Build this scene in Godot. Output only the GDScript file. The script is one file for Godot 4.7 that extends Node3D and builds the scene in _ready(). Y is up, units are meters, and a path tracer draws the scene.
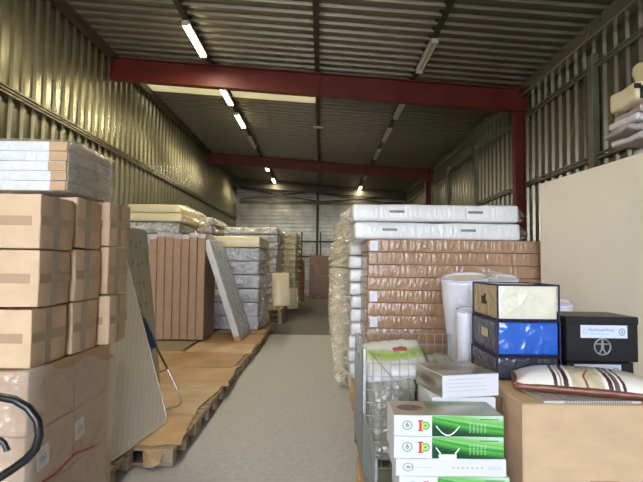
extends Node3D
# A long steel warehouse full of wrapped mattresses, seen from its open front door. x right, y up, depth runs along -z.

var M := {}
var used_names := {}
var cache := {}
var rng := RandomNumberGenerator.new()
const ORD := ["topmost", "second", "third", "fourth", "fifth", "sixth", "seventh", "eighth", "ninth", "tenth", "eleventh", "twelfth", "thirteenth", "fourteenth", "fifteenth", "sixteenth"]
const XL := -5.05
const XR := 4.85
const Z_FRONT := 7.2
const D_BACK := 27.9
const SLOPE := 0.067
const RIDGE := 6.32

func roof_y(x: float) -> float:
	return RIDGE - SLOPE * x

# ---------------------------------------------------------------- nodes
func numbered(called: String) -> String:
	var n: int = used_names.get(called, 0)
	used_names[called] = n + 1
	return called if n == 0 else "%s_%03d" % [called, n]

func thing(called: String, label: String, category: String, at := Vector3.ZERO, turn := 0.0, group := "") -> Node3D:
	var o = Node3D.new()
	o.name = numbered(called)
	add_child(o)
	o.position = at
	o.rotation.y = turn
	o.set_meta("label", label)
	o.set_meta("category", category)
	if group != "":
		o.set_meta("group", group)
	return o

func setting(called: String, label: String, category: String) -> Node3D:
	var o = thing(called, label, category)
	o.set_meta("kind", "structure")
	return o

func part(parent: Node3D, called: String, mesh: Mesh, m: Material, at := Vector3.ZERO, rot := Vector3.ZERO, label := "") -> MeshInstance3D:
	var o = MeshInstance3D.new()
	o.name = called
	o.mesh = mesh
	o.material_override = m
	o.position = at
	o.rotation = rot
	parent.add_child(o, true)
	if label != "":
		o.set_meta("label", label)
	return o

func copy_of(src: Node3D, called: String, label: String, at: Vector3) -> Node3D:
	var o: Node3D = src.duplicate()
	o.name = numbered(called)
	add_child(o)
	o.position = at
	o.set_meta("label", label)
	return o

# ---------------------------------------------------------------- mesh helpers
func new_st() -> SurfaceTool:
	var st = SurfaceTool.new()
	st.begin(Mesh.PRIMITIVE_TRIANGLES)
	return st

func tri(st: SurfaceTool, a: Vector3, b: Vector3, c: Vector3, out: Vector3) -> void:
	var n = (b - a).cross(c - a)
	if n.length_squared() < 1e-14:
		return
	if n.dot(out) > 0.0:
		var t = b
		b = c
		c = t
	else:
		n = -n
	n = n.normalized()
	for p in [a, b, c]:
		st.set_normal(n)
		st.add_vertex(p)

func quad(st: SurfaceTool, a: Vector3, b: Vector3, c: Vector3, d: Vector3, out: Vector3) -> void:
	tri(st, a, b, c, out)
	tri(st, a, c, d, out)

func add_cbox(st: SurfaceTool, center: Vector3, size: Vector3, bev := 0.004, bs := Basis.IDENTITY) -> void:
	var h = size * 0.5
	var b = minf(bev, minf(h.x, minf(h.y, h.z)) * 0.45)
	var v = func(s: Vector3, axis: int) -> Vector3:
		var p = Vector3(s.x * (h.x - b), s.y * (h.y - b), s.z * (h.z - b))
		p[axis] = s[axis] * h[axis]
		return center + bs * p
	for axis in 3:
		var a1 = (axis + 1) % 3
		var a2 = (axis + 2) % 3
		for s in [-1.0, 1.0]:
			var cs = []
			for k in [[-1.0, -1.0], [1.0, -1.0], [1.0, 1.0], [-1.0, 1.0]]:
				var sv = Vector3.ZERO
				sv[axis] = s
				sv[a1] = k[0]
				sv[a2] = k[1]
				cs.append(v.call(sv, axis))
			var o = Vector3.ZERO
			o[axis] = s
			quad(st, cs[0], cs[1], cs[2], cs[3], bs * o)
		# edges parallel to axis
		for k in [[-1.0, -1.0], [1.0, -1.0], [1.0, 1.0], [-1.0, 1.0]]:
			var e0 = Vector3.ZERO
			e0[axis] = -1.0
			e0[a1] = k[0]
			e0[a2] = k[1]
			var e1 = e0
			e1[axis] = 1.0
			var o2 = Vector3.ZERO
			o2[a1] = k[0]
			o2[a2] = k[1]
			quad(st, v.call(e0, a1), v.call(e1, a1), v.call(e1, a2), v.call(e0, a2), bs * o2)
	for sx in [-1.0, 1.0]:
		for sy in [-1.0, 1.0]:
			for sz in [-1.0, 1.0]:
				var s3 = Vector3(sx, sy, sz)
				tri(st, v.call(s3, 0), v.call(s3, 1), v.call(s3, 2), bs * s3)

# chamfered box whose base centre is the origin
func cbox(w: float, h: float, d: float, bev := 0.004) -> ArrayMesh:
	var key = "c%.4f_%.4f_%.4f_%.4f" % [w, h, d, bev]
	if not cache.has(key):
		var st = new_st()
		add_cbox(st, Vector3(0, h * 0.5, 0), Vector3(w, h, d), bev)
		cache[key] = st.commit()
	return cache[key]

# rounded box with lumps, base centre at the origin
func soft_box(w: float, h: float, d: float, r: float, amp: float, sd: int, freq := 3.0, seg := 0.14, flat := false) -> ArrayMesh:
	var key = "s%.3f_%.3f_%.3f_%.3f_%.4f_%d_%.2f_%.2f" % [w, h, d, r, amp, sd, freq, seg]
	if cache.has(key):
		return cache[key]
	var nz = FastNoiseLite.new()
	nz.seed = sd * 77 + 5
	nz.noise_type = FastNoiseLite.TYPE_SIMPLEX_SMOOTH
	nz.frequency = freq
	nz.fractal_octaves = 2
	var hs = Vector3(w, h, d) * 0.5
	var st = new_st()
	if flat:
		st.set_smooth_group(-1)
	else:
		st.set_smooth_group(0)
	var place = func(p: Vector3) -> Vector3:
		var inner = hs - Vector3(r, r, r)
		inner = Vector3(maxf(inner.x, 0), maxf(inner.y, 0), maxf(inner.z, 0))
		var q = p.clamp(-inner, inner)
		var n = (p - q).normalized() if p.distance_squared_to(q) > 1e-12 else Vector3.UP
		var s = q + n * r
		return s + n * minf(nz.get_noise_3dv(s) - 0.35, 0.0) * amp + Vector3(0, hs.y, 0)
	for axis in 3:
		var a1 = (axis + 1) % 3
		var a2 = (axis + 2) % 3
		var coords = []
		for a in [a1, a2]:
			var half: float = hs[a]
			var arr = [-half, -half + r * 0.35, -half + r]
			var n = maxi(1, int(round((2 * half - 2 * r) / seg)))
			for i in range(1, n):
				arr.append(-half + r + (2 * half - 2 * r) * i / n)
			arr.append(half - r)
			arr.append(half - r * 0.35)
			arr.append(half)
			coords.append(arr)
		for s in [-1.0, 1.0]:
			var o = Vector3.ZERO
			o[axis] = s
			for i in coords[0].size() - 1:
				for j in coords[1].size() - 1:
					var c = []
					for k in [[i, j], [i + 1, j], [i + 1, j + 1], [i, j + 1]]:
						var p = Vector3.ZERO
						p[axis] = s * hs[axis]
						p[a1] = coords[0][k[0]]
						p[a2] = coords[1][k[1]]
						c.append(place.call(p))
					wind(st, c[0], c[1], c[2], o)
					wind(st, c[0], c[2], c[3], o)
	st.generate_normals()
	cache[key] = st.commit()
	return cache[key]

func wind(st: SurfaceTool, a: Vector3, b: Vector3, c: Vector3, out: Vector3) -> void:
	var n = (b - a).cross(c - a)
	if n.length_squared() < 1e-16:
		return
	if n.dot(out) > 0.0:
		st.add_vertex(a); st.add_vertex(c); st.add_vertex(b)
	else:
		st.add_vertex(a); st.add_vertex(b); st.add_vertex(c)

func add_tube(st: SurfaceTool, pts: Array, r: float, sides := 6, closed := false) -> void:
	var rings = []
	var n = pts.size()
	var u = Vector3.ZERO
	for i in n:
		var p: Vector3 = pts[i]
		var nx: Vector3 = pts[(i + 1) % n] if (closed or i < n - 1) else pts[i]
		var pv: Vector3 = pts[(i - 1 + n) % n] if (closed or i > 0) else pts[i]
		var t = (nx - pv).normalized()
		if i == 0:
			u = t.cross(Vector3.UP if absf(t.y) < 0.9 else Vector3.RIGHT)
		u = (u - t * u.dot(t)).normalized()
		var w = u.cross(t).normalized()
		var ring = []
		for k in sides:
			var ang = TAU * k / sides
			ring.append([p + (u * cos(ang) + w * sin(ang)) * r, u * cos(ang) + w * sin(ang)])
		rings.append(ring)
	var last = n if closed else n - 1
	for i in last:
		var r0: Array = rings[i]
		var r1: Array = rings[(i + 1) % n]
		# line up the second ring with the first so that sharp turns do not twist
		for k in sides:
			var k2 = (k + 1) % sides
			for q in [[r0[k], r0[k2], r1[k2]], [r0[k], r1[k2], r1[k]]]:
				var a3: Vector3 = q[0][0]
				var b3: Vector3 = q[1][0]
				var c3: Vector3 = q[2][0]
				var o: Vector3 = q[0][1] + q[1][1] + q[2][1]
				var cr = (b3 - a3).cross(c3 - a3)
				var order = [0, 2, 1] if cr.dot(o) > 0 else [0, 1, 2]
				for z in order:
					st.set_normal(q[z][1])
					st.add_vertex(q[z][0])
	if not closed:
		for e in [0, n - 1]:
			var cc: Vector3 = pts[e]
			var dirv: Vector3 = (cc - pts[1]) if e == 0 else (cc - pts[n - 2])
			for k in sides:
				tri(st, cc, rings[e][k][0], rings[e][(k + 1) % sides][0], dirv)

func tube(pts: Array, r: float, sides := 6, closed := false) -> ArrayMesh:
	var st = new_st()
	add_tube(st, pts, r, sides, closed)
	return st.commit()

func lathe(profile: Array, sides := 28) -> ArrayMesh:
	var st = new_st()
	st.set_smooth_group(0)
	for i in profile.size() - 1:
		var p0: Vector2 = profile[i]
		var p1: Vector2 = profile[i + 1]
		var nn = Vector2(p1.y - p0.y, -(p1.x - p0.x))
		for k in sides:
			var a0 = TAU * k / sides
			var a1 = TAU * (k + 1) / sides
			var am = (a0 + a1) * 0.5
			var o = Vector3(cos(am) * nn.x, nn.y, sin(am) * nn.x)
			var a = Vector3(cos(a0) * p0.x, p0.y, sin(a0) * p0.x)
			var b = Vector3(cos(a1) * p0.x, p0.y, sin(a1) * p0.x)
			var c = Vector3(cos(a1) * p1.x, p1.y, sin(a1) * p1.x)
			var d = Vector3(cos(a0) * p1.x, p1.y, sin(a0) * p1.x)
			wind(st, a, b, c, o)
			wind(st, a, c, d, o)
	st.generate_normals()
	return st.commit()

# upright pad with rounded corners: w along x, h up, t thick; base centre at the origin, front face at z = t/2
func pad(w: float, h: float, t: float, cr: float) -> ArrayMesh:
	var outline = []
	for c in [[1, 1, 0.0], [-1, 1, 0.5], [-1, -1, 1.0], [1, -1, 1.5]]:
		for k in 7:
			var a = PI * (c[2] + 0.5 * k / 6.0)
			outline.append([Vector2(c[0] * (w / 2 - cr), h / 2 + c[1] * (h / 2 - cr)), Vector2(cos(a), sin(a))])
	var layers = [[-t / 2, cr * 0.55], [-t / 2 + 0.006, cr * 0.2], [-t / 2 + 0.02, 0.0], [t / 2 - 0.02, 0.0], [t / 2 - 0.006, cr * 0.2], [t / 2, cr * 0.55]]
	var st = new_st()
	st.set_smooth_group(0)
	var n = outline.size()
	var at = func(i: int, l: int) -> Vector3:
		var o: Array = outline[i % n]
		var q: Vector2 = o[0] + o[1] * (cr - layers[l][1])
		return Vector3(q.x, q.y, layers[l][0])
	for l in layers.size() - 1:
		for i in n:
			var nn: Vector2 = outline[i][1]
			var out = Vector3(nn.x, nn.y, (2.0 if l == 4 else (-2.0 if l == 0 else 0.0)))
			wind(st, at.call(i, l), at.call(i + 1, l), at.call(i + 1, l + 1), out)
			wind(st, at.call(i, l), at.call(i + 1, l + 1), at.call(i, l + 1), out)
	for e in [0, 5]:
		var mid = Vector3(0, h / 2, layers[e][0])
		for i in n:
			wind(st, mid, at.call(i, e), at.call(i + 1, e), Vector3(0, 0, -1 if e == 0 else 1))
	st.generate_normals()
	return st.commit()

# flat printed panel, facing +z, base centre at the origin; picture upright
func print_quad(w: float, h: float) -> ArrayMesh:
	var key = "q%.4f_%.4f" % [w, h]
	if not cache.has(key):
		var st = new_st()
		var c = [Vector3(-w / 2, h, 0), Vector3(w / 2, h, 0), Vector3(w / 2, 0, 0), Vector3(-w / 2, 0, 0)]
		var uv = [Vector2(0, 0), Vector2(1, 0), Vector2(1, 1), Vector2(0, 1)]
		for k in [0, 1, 2, 0, 2, 3]:
			st.set_normal(Vector3(0, 0, 1))
			st.set_uv(uv[k])
			st.add_vertex(c[k])
		cache[key] = st.commit()
	return cache[key]

# crumpled end of a plastic bag: a flattened sleeve that runs out along +x from a w x h mouth
func tuft(h: float, d: float, length: float, sd: int) -> ArrayMesh:
	var key = "t%.3f_%.3f_%.3f_%d" % [h, d, length, sd]
	if cache.has(key):
		return cache[key]
	var r = RandomNumberGenerator.new()
	r.seed = sd * 131 + 7
	var st = new_st()
	var across = maxi(6, int(d / 0.07))
	var along = 4
	for side in [-1.0, 1.0]:
		var rows = []
		for i in along + 1:
			var t = float(i) / along
			var row = []
			for j in across + 1:
				var s = float(j) / across
				var jit = 0.0 if i == 0 else 1.0
				var pinch = 1.0 - 0.86 * pow(t, 0.8)
				var y = h * 0.5 + side * h * 0.5 * pinch + jit * r.randf_range(-0.16, 0.16) * h
				var z = (s - 0.5) * d * (1.0 - 0.10 * t) + jit * r.randf_range(-0.3, 0.3) * d / across
				var x = length * t + jit * r.randf_range(-0.25, 0.35) * length
				y = clampf(y - 0.25 * h * t * t, 0.0, h)
				row.append(Vector3(x, y, z))
			rows.append(row)
		for i in along:
			for j in across:
				quad(st, rows[i][j], rows[i + 1][j], rows[i + 1][j + 1], rows[i][j + 1], Vector3(0.3, side, 0))
	cache[key] = st.commit()
	return cache[key]

# ---------------------------------------------------------------- textures and materials
func noise_img(size: int, freq: float, sd: int, kind := 0, oct := 4) -> Image:
	var n = FastNoiseLite.new()
	n.seed = sd
	n.frequency = freq
	n.fractal_octaves = oct
	if kind == 1:
		n.fractal_type = FastNoiseLite.FRACTAL_RIDGED
	elif kind == 2:
		n.noise_type = FastNoiseLite.TYPE_CELLULAR
		n.cellular_return_type = FastNoiseLite.RETURN_DISTANCE2_SUB
	return n.get_seamless_image(size, size)

# grain around white: the albedo colour is multiplied by values from lo to 1
func grain(size: int, freq: float, sd: int, lo: float, sx := 1, sy := 1, kind := 0) -> ImageTexture:
	var src = noise_img(size, freq, sd, kind)
	var im = Image.create(size, size, false, Image.FORMAT_RGB8)
	for y in size:
		for x in size:
			var v = src.get_pixel((x * sx) % size, (y * sy) % size).r
			var g = lo + (1.0 - lo) * v
			im.set_pixel(x, y, Color(g, g, g))
	return ImageTexture.create_from_image(im)

func bump(size: int, freq: float, sd: int, kind: int, strength: float, sx := 1, sy := 1) -> ImageTexture:
	var src = noise_img(size, freq, sd, kind, 3)
	var im = Image.create(size, size, false, Image.FORMAT_RGBA8)
	for y in size:
		for x in size:
			im.set_pixel(x, y, src.get_pixel((x * sx) % size, (y * sy) % size))
	im.bump_map_to_normal_map(strength)
	return ImageTexture.create_from_image(im)

func mat(called: String, col: Color, rough := 0.8, o := {}) -> StandardMaterial3D:
	var m = StandardMaterial3D.new()
	m.resource_name = called
	m.albedo_color = col
	m.roughness = rough
	m.metallic = o.get("metal", 0.0)
	m.metallic_specular = o.get("spec", 0.5)
	m.cull_mode = BaseMaterial3D.CULL_DISABLED
	if o.has("tex"):
		m.albedo_texture = o.tex
	if o.has("normal"):
		m.normal_enabled = true
		m.normal_texture = o.normal
		m.normal_scale = o.get("nscale", 1.0)
	if o.has("rtex"):
		m.roughness_texture = o.rtex
	if o.get("tri", true) and (o.has("tex") or o.has("normal") or o.has("rtex")):
		m.uv1_triplanar = true
		m.uv1_world_triplanar = o.get("world", true)
		var s: float = o.get("scale", 1.0)
		m.uv1_scale = o.get("scale3", Vector3(s, s, s))
	if o.has("alpha"):
		m.transparency = BaseMaterial3D.TRANSPARENCY_ALPHA
		m.albedo_color.a = o.alpha
	if o.has("emit"):
		m.emission_enabled = true
		m.emission = o.emit
		m.emission_energy_multiplier = o.get("power", 1.0)
	if o.has("sheen"):
		m.rim_enabled = true
		m.rim = o.sheen
	if o.has("backlight"):
		m.backlight_enabled = true
		m.backlight = o.backlight
	M[called] = m
	return m

func C(r: int, g: int, b: int) -> Color:
	return Color8(r, g, b)

func make_materials() -> void:
	var fibre = grain(256, 0.012, 11, 0.93, 1, 2)
	var blotch = grain(256, 0.006, 12, 0.80)
	var speck = grain(256, 0.05, 13, 0.82)
	var crease = bump(256, 0.012, 21, 1, 10.0)
	var crease_fine = bump(256, 0.03, 22, 1, 8.0)
	var folds = bump(256, 0.012, 23, 1, 7.0, 3, 1)
	var smooth_dent = bump(256, 0.008, 24, 0, 5.0)
	mat("carton_light", C(216, 184, 148), 0.75, {"tex": fibre, "scale": 1.6})
	mat("carton_mid", C(198, 163, 126), 0.78, {"tex": fibre, "scale": 1.3})
	mat("carton_brown", C(170, 122, 92), 0.8, {"tex": fibre, "scale": 1.1})
	mat("carton_film", C(172, 137, 110), 0.2, {"tex": fibre, "scale": 1.1, "normal": folds, "nscale": 0.34, "spec": 0.5})
	mat("carton_upright", C(176, 141, 113), 0.45, {"tex": fibre, "scale": 1.1, "normal": smooth_dent, "nscale": 0.3})
	mat("carton_sheet", C(198, 162, 120), 0.6, {"tex": blotch, "scale": 0.7})
	mat("carton_sheet_pale", C(210, 180, 142), 0.6, {"tex": blotch, "scale": 0.9})
	mat("carton_sheet_brown", C(186, 146, 104), 0.65, {"tex": blotch, "scale": 0.8})
	mat("carton_edge", C(150, 108, 66), 0.85)
	mat("tape_brown", C(176, 146, 116), 0.25, {"spec": 0.5})
	mat("tape_side", C(160, 140, 118), 0.2, {"spec": 0.6})
	mat("concrete", C(184, 184, 182), 0.62, {"tex": grain(512, 0.03, 31, 0.90), "scale": 0.9})
	mat("concrete_dark", C(120, 118, 112), 0.7, {"tex": grain(512, 0.03, 32, 0.8), "scale": 0.6})
	mat("yard", C(170, 166, 158), 0.9, {"tex": blotch, "scale": 0.3})
	var dent = bump(256, 0.01, 41, 0, 4.0)
	mat("clad_left", C(130, 127, 104), 0.27, {"metal": 0.65, "normal": dent, "nscale": 0.12, "scale": 0.9})
	mat("clad_right", C(134, 130, 114), 0.27, {"metal": 0.65, "normal": dent, "nscale": 0.12, "scale": 0.9})
	mat("deck", C(124, 119, 104), 0.42, {"metal": 0.45, "normal": dent, "nscale": 0.15, "scale": 0.7})
	mat("clad_back", C(204, 206, 202), 0.38, {"metal": 0.35, "normal": dent, "nscale": 0.3, "scale": 0.8, "tex": blotch})
	mat("outer_slab", C(110, 108, 100), 0.9)
	mat("steel_red", C(114, 37, 25), 0.5, {"tex": blotch, "scale": 0.9})
	mat("steel_grey", C(140, 140, 126), 0.5, {"metal": 0.3, "tex": blotch, "scale": 1.2})
	mat("steel_dark", C(70, 66, 56), 0.55, {"metal": 0.3})
	mat("galvanised", C(168, 170, 168), 0.35, {"metal": 0.8, "tex": speck, "scale": 2.0})
	mat("wire", C(176, 178, 172), 0.3, {"metal": 0.85})
	mat("chrome", C(205, 205, 205), 0.15, {"metal": 1.0})
	mat("lamp_body", C(200, 196, 184), 0.4)
	mat("tube_on", C(255, 246, 220), 0.4, {"emit": Color(1.0, 0.93, 0.76), "power": 14.0})
	mat("tube_off", C(226, 222, 208), 0.25)
	mat("curb", C(226, 220, 196), 0.6)
	mat("skylight", C(236, 232, 214), 0.5, {"backlight": Color(0.3, 0.29, 0.25)})
	mat("wood", C(190, 152, 106), 0.8, {"tex": fibre, "scale3": Vector3(1.2, 1.2, 1.2)})
	mat("wood_grey", C(164, 146, 118), 0.85, {"tex": fibre, "scale": 1.4})
	mat("foam_white", C(212, 214, 216), 0.3, {"normal": crease, "nscale": 0.35, "scale": 1.4})
	mat("mattress_white", C(226, 227, 230), 0.24, {"normal": folds, "nscale": 0.3, "scale": 1.0, "spec": 0.55})
	mat("mattress_ivory", C(226, 214, 176), 0.26, {"normal": smooth_dent, "nscale": 0.6, "scale": 0.7, "spec": 0.5})
	mat("mattress_grey", C(182, 187, 200), 0.13, {"normal": crease, "nscale": 1.2, "scale": 0.9, "spec": 0.65})
	mat("film_clear", C(236, 230, 216), 0.14, {"alpha": 0.16, "normal": crease, "nscale": 0.7, "scale": 1.2, "spec": 0.6})
	mat("film_hazy", C(222, 208, 194), 0.24, {"alpha": 0.3, "normal": crease, "nscale": 0.8, "scale": 1.3, "spec": 0.42})
	mat("film_bunched", C(236, 231, 218), 0.18, {"alpha": 0.30, "normal": crease_fine, "nscale": 0.5, "scale": 1.5, "spec": 0.6})
	mat("film_cap", C(232, 228, 232), 0.18, {"alpha": 0.55, "normal": crease_fine, "nscale": 0.4, "scale": 1.5, "spec": 0.6})
	mat("ticking", C(238, 233, 222), 0.3, {"tex": ticking_tex(), "normal": smooth_dent, "nscale": 0.4, "scale": 1.0, "world": false, "spec": 0.5})
	mat("ticking_edge", C(236, 234, 226), 0.6)
	mat("printed_wrap", C(255, 255, 255), 0.3, {"tex": printed_wrap_tex(), "tri": false, "spec": 0.5})
	mat("printed_wrap_plain", C(170, 166, 150), 0.3, {"normal": crease, "nscale": 0.4})
	mat("board_cream", C(236, 228, 211), 0.6, {"tex": grain(256, 0.004, 51, 0.95), "scale": 0.4})
	mat("white_card", C(220, 219, 223), 0.45)
	mat("plain_card", C(206, 174, 138), 0.78, {"tex": fibre, "scale": 1.2})
	mat("green_front", Color(0.93, 0.93, 0.93), 0.3, {"tex": green_tex(), "tri": false})
	mat("green_top", Color.WHITE, 0.25, {"tex": green_top_tex(), "tri": false})
	mat("white_front", Color(0.93, 0.93, 0.93), 0.4, {"tex": text_lines_tex(256, 96, C(234, 232, 236), C(170, 170, 190), 4, 7), "tri": false})
	mat("long_front", Color(0.93, 0.93, 0.93), 0.4, {"tex": long_front_tex(), "tri": false})
	mat("grey_top", Color.WHITE, 0.3, {"tex": grey_top_tex(), "tri": false})
	mat("barcode", Color.WHITE, 0.5, {"tex": barcode_tex(), "tri": false})
	mat("blue_tag", Color.WHITE, 0.4, {"tex": text_lines_tex(64, 96, C(226, 230, 244), C(120, 140, 200), 9, 8), "tri": false})
	mat("black_card", C(26, 26, 30), 0.4, {"tex": speck, "scale": 2.0})
	mat("black_label", Color.WHITE, 0.4, {"tex": black_label_tex(), "tri": false})
	mat("emblem_grey", C(150, 150, 152), 0.4)
	mat("handle_white", C(240, 240, 240), 0.4)
	mat("pipe_navy", C(26, 30, 62), 0.5)
	mat("bag_cream", C(226, 221, 200), 0.24, {"normal": crease, "nscale": 0.4, "scale": 1.1, "spec": 0.6})
	mat("bag_blue", C(44, 98, 196), 0.22, {"normal": crease, "nscale": 0.45, "scale": 1.1, "spec": 0.65})
	mat("bag_dark", C(58, 60, 70), 0.22, {"normal": crease, "nscale": 0.5, "scale": 1.6, "spec": 0.65})
	mat("bag_side_tan", C(190, 168, 134), 0.24, {"normal": crease, "nscale": 0.5, "scale": 1.6})
	mat("bag_side_navy", C(84, 88, 108), 0.2, {"normal": crease, "nscale": 0.9, "scale": 1.8, "spec": 0.7})
	mat("tag_beige", C(206, 190, 160), 0.5)
	mat("print_dark", C(40, 36, 34), 0.5)
	mat("pillow_top", Color.WHITE, 0.3, {"tex": pillow_tex(), "tri": false})
	mat("pillow_brown", C(112, 62, 38), 0.35, {"normal": crease, "nscale": 0.4})
	mat("striped_print", Color.WHITE, 0.5, {"tex": stripes_tex(), "tri": false})
	mat("roll_white", C(226, 228, 238), 0.22, {"normal": folds, "nscale": 0.35, "scale": 1.3, "spec": 0.55})
	mat("roll_rim", C(196, 194, 226), 0.25)
	mat("roll_inside", C(222, 212, 196), 0.5)
	mat("green_bag", Color.WHITE, 0.25, {"tex": green_bag_tex(), "tri": false})
	mat("bag_grey", C(150, 146, 132), 0.24, {"normal": crease, "nscale": 0.9, "scale": 1.4, "spec": 0.6})
	mat("linen_white", C(218, 214, 222), 0.5, {"normal": folds, "nscale": 0.6, "scale": 1.2})
	mat("linen_grey", C(176, 168, 166), 0.45, {"normal": folds, "nscale": 0.7, "scale": 1.2})
	mat("linen_cream", C(232, 220, 186), 0.5, {"normal": smooth_dent, "nscale": 0.6})
	mat("rubber_black", C(22, 22, 24), 0.32)
	mat("jack_paint", C(36, 38, 42), 0.4)
	mat("blue_fabric", C(40, 74, 150), 0.7)
	mat("red_strap", C(168, 58, 52), 0.4)
	mat("dark_cover", C(24, 24, 26), 0.6, {"normal": crease, "nscale": 0.5})

func ticking_tex() -> ImageTexture:
	var s = 256
	var im = Image.create(s, s, false, Image.FORMAT_RGB8)
	for y in s:
		for x in s:
			var a = sin(TAU * (x * 12 + y * 8) / float(s) + 0.5 * sin(TAU * y * 3 / float(s)))
			var b = sin(TAU * (x * 22 - y * 14) / float(s))
			var g = 0.965 + 0.02 * a + 0.012 * b
			im.set_pixel(x, y, Color(g, g, g * 0.985))
	return ImageTexture.create_from_image(im)

func printed_wrap_tex() -> ImageTexture:
	var im = Image.create(256, 384, false, Image.FORMAT_RGB8)
	im.fill(C(176, 172, 156))
	var r = RandomNumberGenerator.new()
	r.seed = 4
	for k in 260:
		var x = r.randi_range(0, 250)
		var y = r.randi_range(0, 370)
		var g = r.randi_range(150, 200)
		im.fill_rect(Rect2i(x, y, r.randi_range(1, 4), r.randi_range(8, 50)), Color8(g, g - 3, g - 18))
	# rows of blurred grey-blue print
	for row in 7:
		var yy = 30 + row * 50
		for k in 9:
			var hh = r.randi_range(8, 20)
			im.fill_rect(Rect2i(20 + k * 24, yy + r.randi_range(-3, 3), r.randi_range(6, 16), hh), C(124, 128, 136))
			im.fill_rect(Rect2i(24 + k * 24, yy + 4, 6, hh - 6), C(168, 166, 156))
	return ImageTexture.create_from_image(im)

func disc(im: Image, cx: float, cy: float, r0: float, r1: float, col: Color, sx := 1.0) -> void:
	for y in range(maxi(0, int(cy - r1)), mini(im.get_height(), int(cy + r1) + 2)):
		for x in range(maxi(0, int(cx - r1 * sx)), mini(im.get_width(), int(cx + r1 * sx) + 2)):
			var d = Vector2((x - cx) / sx, y - cy).length()
			if d >= r0 and d <= r1:
				im.set_pixel(x, y, col)

func green_tex() -> ImageTexture:
	var w = 640
	var h = 128
	var im = Image.create(w, h, false, Image.FORMAT_RGB8)
	var split = 0.345
	for y in h:
		for x in w:
			var u = float(x) / w
			var v = float(y) / h
			var c = C(232, 232, 238)
			if u > split:
				var t = (u - split) / (1.0 - split)
				var q = v - (0.10 + 0.95 * t - 0.35 * t * t)
				if q > 0.0:
					c = C(96, 186, 70).lerp(C(10, 74, 36), smoothstep(0.0, 0.42, q))
				else:
					c = C(46, 150, 58).lerp(C(120, 196, 96), smoothstep(0.0, 0.25, -q))
					c = c.lerp(C(222, 238, 216), smoothstep(0.25, 0.75, -q))
				var streak = absf(v - (0.02 + 0.60 * t - 0.1 * t * t))
				if streak < 0.05:
					c = c.lerp(C(176, 222, 150), 0.5)
			im.set_pixel(x, y, c)
	disc(im, 76, 60, 24, 31, C(150, 168, 150))
	disc(im, 76, 60, 0, 24, C(222, 226, 220))
	disc(im, 76, 62, 6, 11, C(128, 150, 130))
	im.fill_rect(Rect2i(73, 42, 6, 22), C(196, 90, 60))
	disc(im, 182, 62, 0, 26, C(96, 176, 70))
	disc(im, 182, 62, 8, 18, C(196, 220, 120))
	im.fill_rect(Rect2i(146, 28, 14, 68), C(206, 52, 58))
	im.fill_rect(Rect2i(140, 28, 30, 9), C(206, 52, 58))
	im.fill_rect(Rect2i(140, 88, 30, 9), C(206, 52, 58))
	im.fill_rect(Rect2i(160, 44, 8, 36), C(236, 206, 70))
	for k in 5:
		var x0 = 440 + k * 22
		for j in 7:
			im.fill_rect(Rect2i(x0, 46 + j * 9, 10 - (j * 3) % 5, 4), C(206, 232, 198))
	im.fill_rect(Rect2i(500, 18, 110, 5), C(30, 110, 50))
	return ImageTexture.create_from_image(im)

func green_top_tex() -> ImageTexture:
	var w = 320
	var h = 192
	var im = Image.create(w, h, false, Image.FORMAT_RGB8)
	for y in h:
		for x in w:
			var u = float(x) / w
			var v = float(y) / h
			var c = C(176, 160, 140)
			if u > 0.345:
				var b = sin(u * 9.0 + v * 5.0) * 0.5 + 0.5
				c = C(120, 134, 108).lerp(C(176, 178, 168), b)  # grey-green reflection on the glossy top, painted into the colour beside the print
				if v < 0.3 and u > 0.5:
					c = c.lerp(C(90, 128, 80), 0.5)
			im.set_pixel(x, y, c)
	disc(im, 58, 92, 0, 44, C(96, 66, 50), 0.9)
	disc(im, 52, 86, 0, 30, C(66, 44, 36), 0.9)
	disc(im, 86, 108, 0, 12, C(150, 120, 92))
	return ImageTexture.create_from_image(im)

func grey_top_tex() -> ImageTexture:
	var im = Image.create(256, 256, false, Image.FORMAT_RGB8)
	for y in 256:
		for x in 256:
			var b = sin(x * 0.02 + y * 0.035) * 0.5 + 0.5
			im.set_pixel(x, y, C(112, 110, 94).lerp(C(160, 154, 134), b))
	disc(im, 120, 130, 0, 60, C(120, 92, 76), 1.4)
	disc(im, 110, 120, 0, 36, C(88, 62, 54), 1.4)
	return ImageTexture.create_from_image(im)

func text_lines_tex(w: int, h: int, bg: Color, ink: Color, rows: int, sd: int) -> ImageTexture:
	var im = Image.create(w, h, false, Image.FORMAT_RGB8)
	im.fill(bg)
	var r = RandomNumberGenerator.new()
	r.seed = sd
	for k in rows:
		var y = int(h * (0.18 + 0.7 * k / maxf(1, rows)))
		var x = int(w * 0.1)
		var stop = w * r.randf_range(0.6, 0.9)
		while x < stop:
			var l = r.randi_range(3, int(w * 0.06) + 4)
			im.fill_rect(Rect2i(x, y, l, maxi(1, h / 48)), ink)
			x += l + 3
	return ImageTexture.create_from_image(im)

func long_front_tex() -> ImageTexture:
	var im = Image.create(512, 96, false, Image.FORMAT_RGB8)
	im.fill(C(230, 228, 234))
	disc(im, 54, 46, 20, 25, C(150, 160, 156))
	disc(im, 54, 46, 0, 10, C(160, 170, 164))
	im.fill_rect(Rect2i(58, 44, 22, 4), C(120, 140, 130))
	im.fill_rect(Rect2i(100, 46, 70, 4), C(206, 204, 212))
	for k in 7:
		im.fill_rect(Rect2i(262 + k * 22, 42 + (k % 3), 9, 10), C(176, 178, 190))
	for k in 3:
		im.fill_rect(Rect2i(430, 38 + k * 8, 60, 3), C(190, 190, 200))
	return ImageTexture.create_from_image(im)

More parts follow.
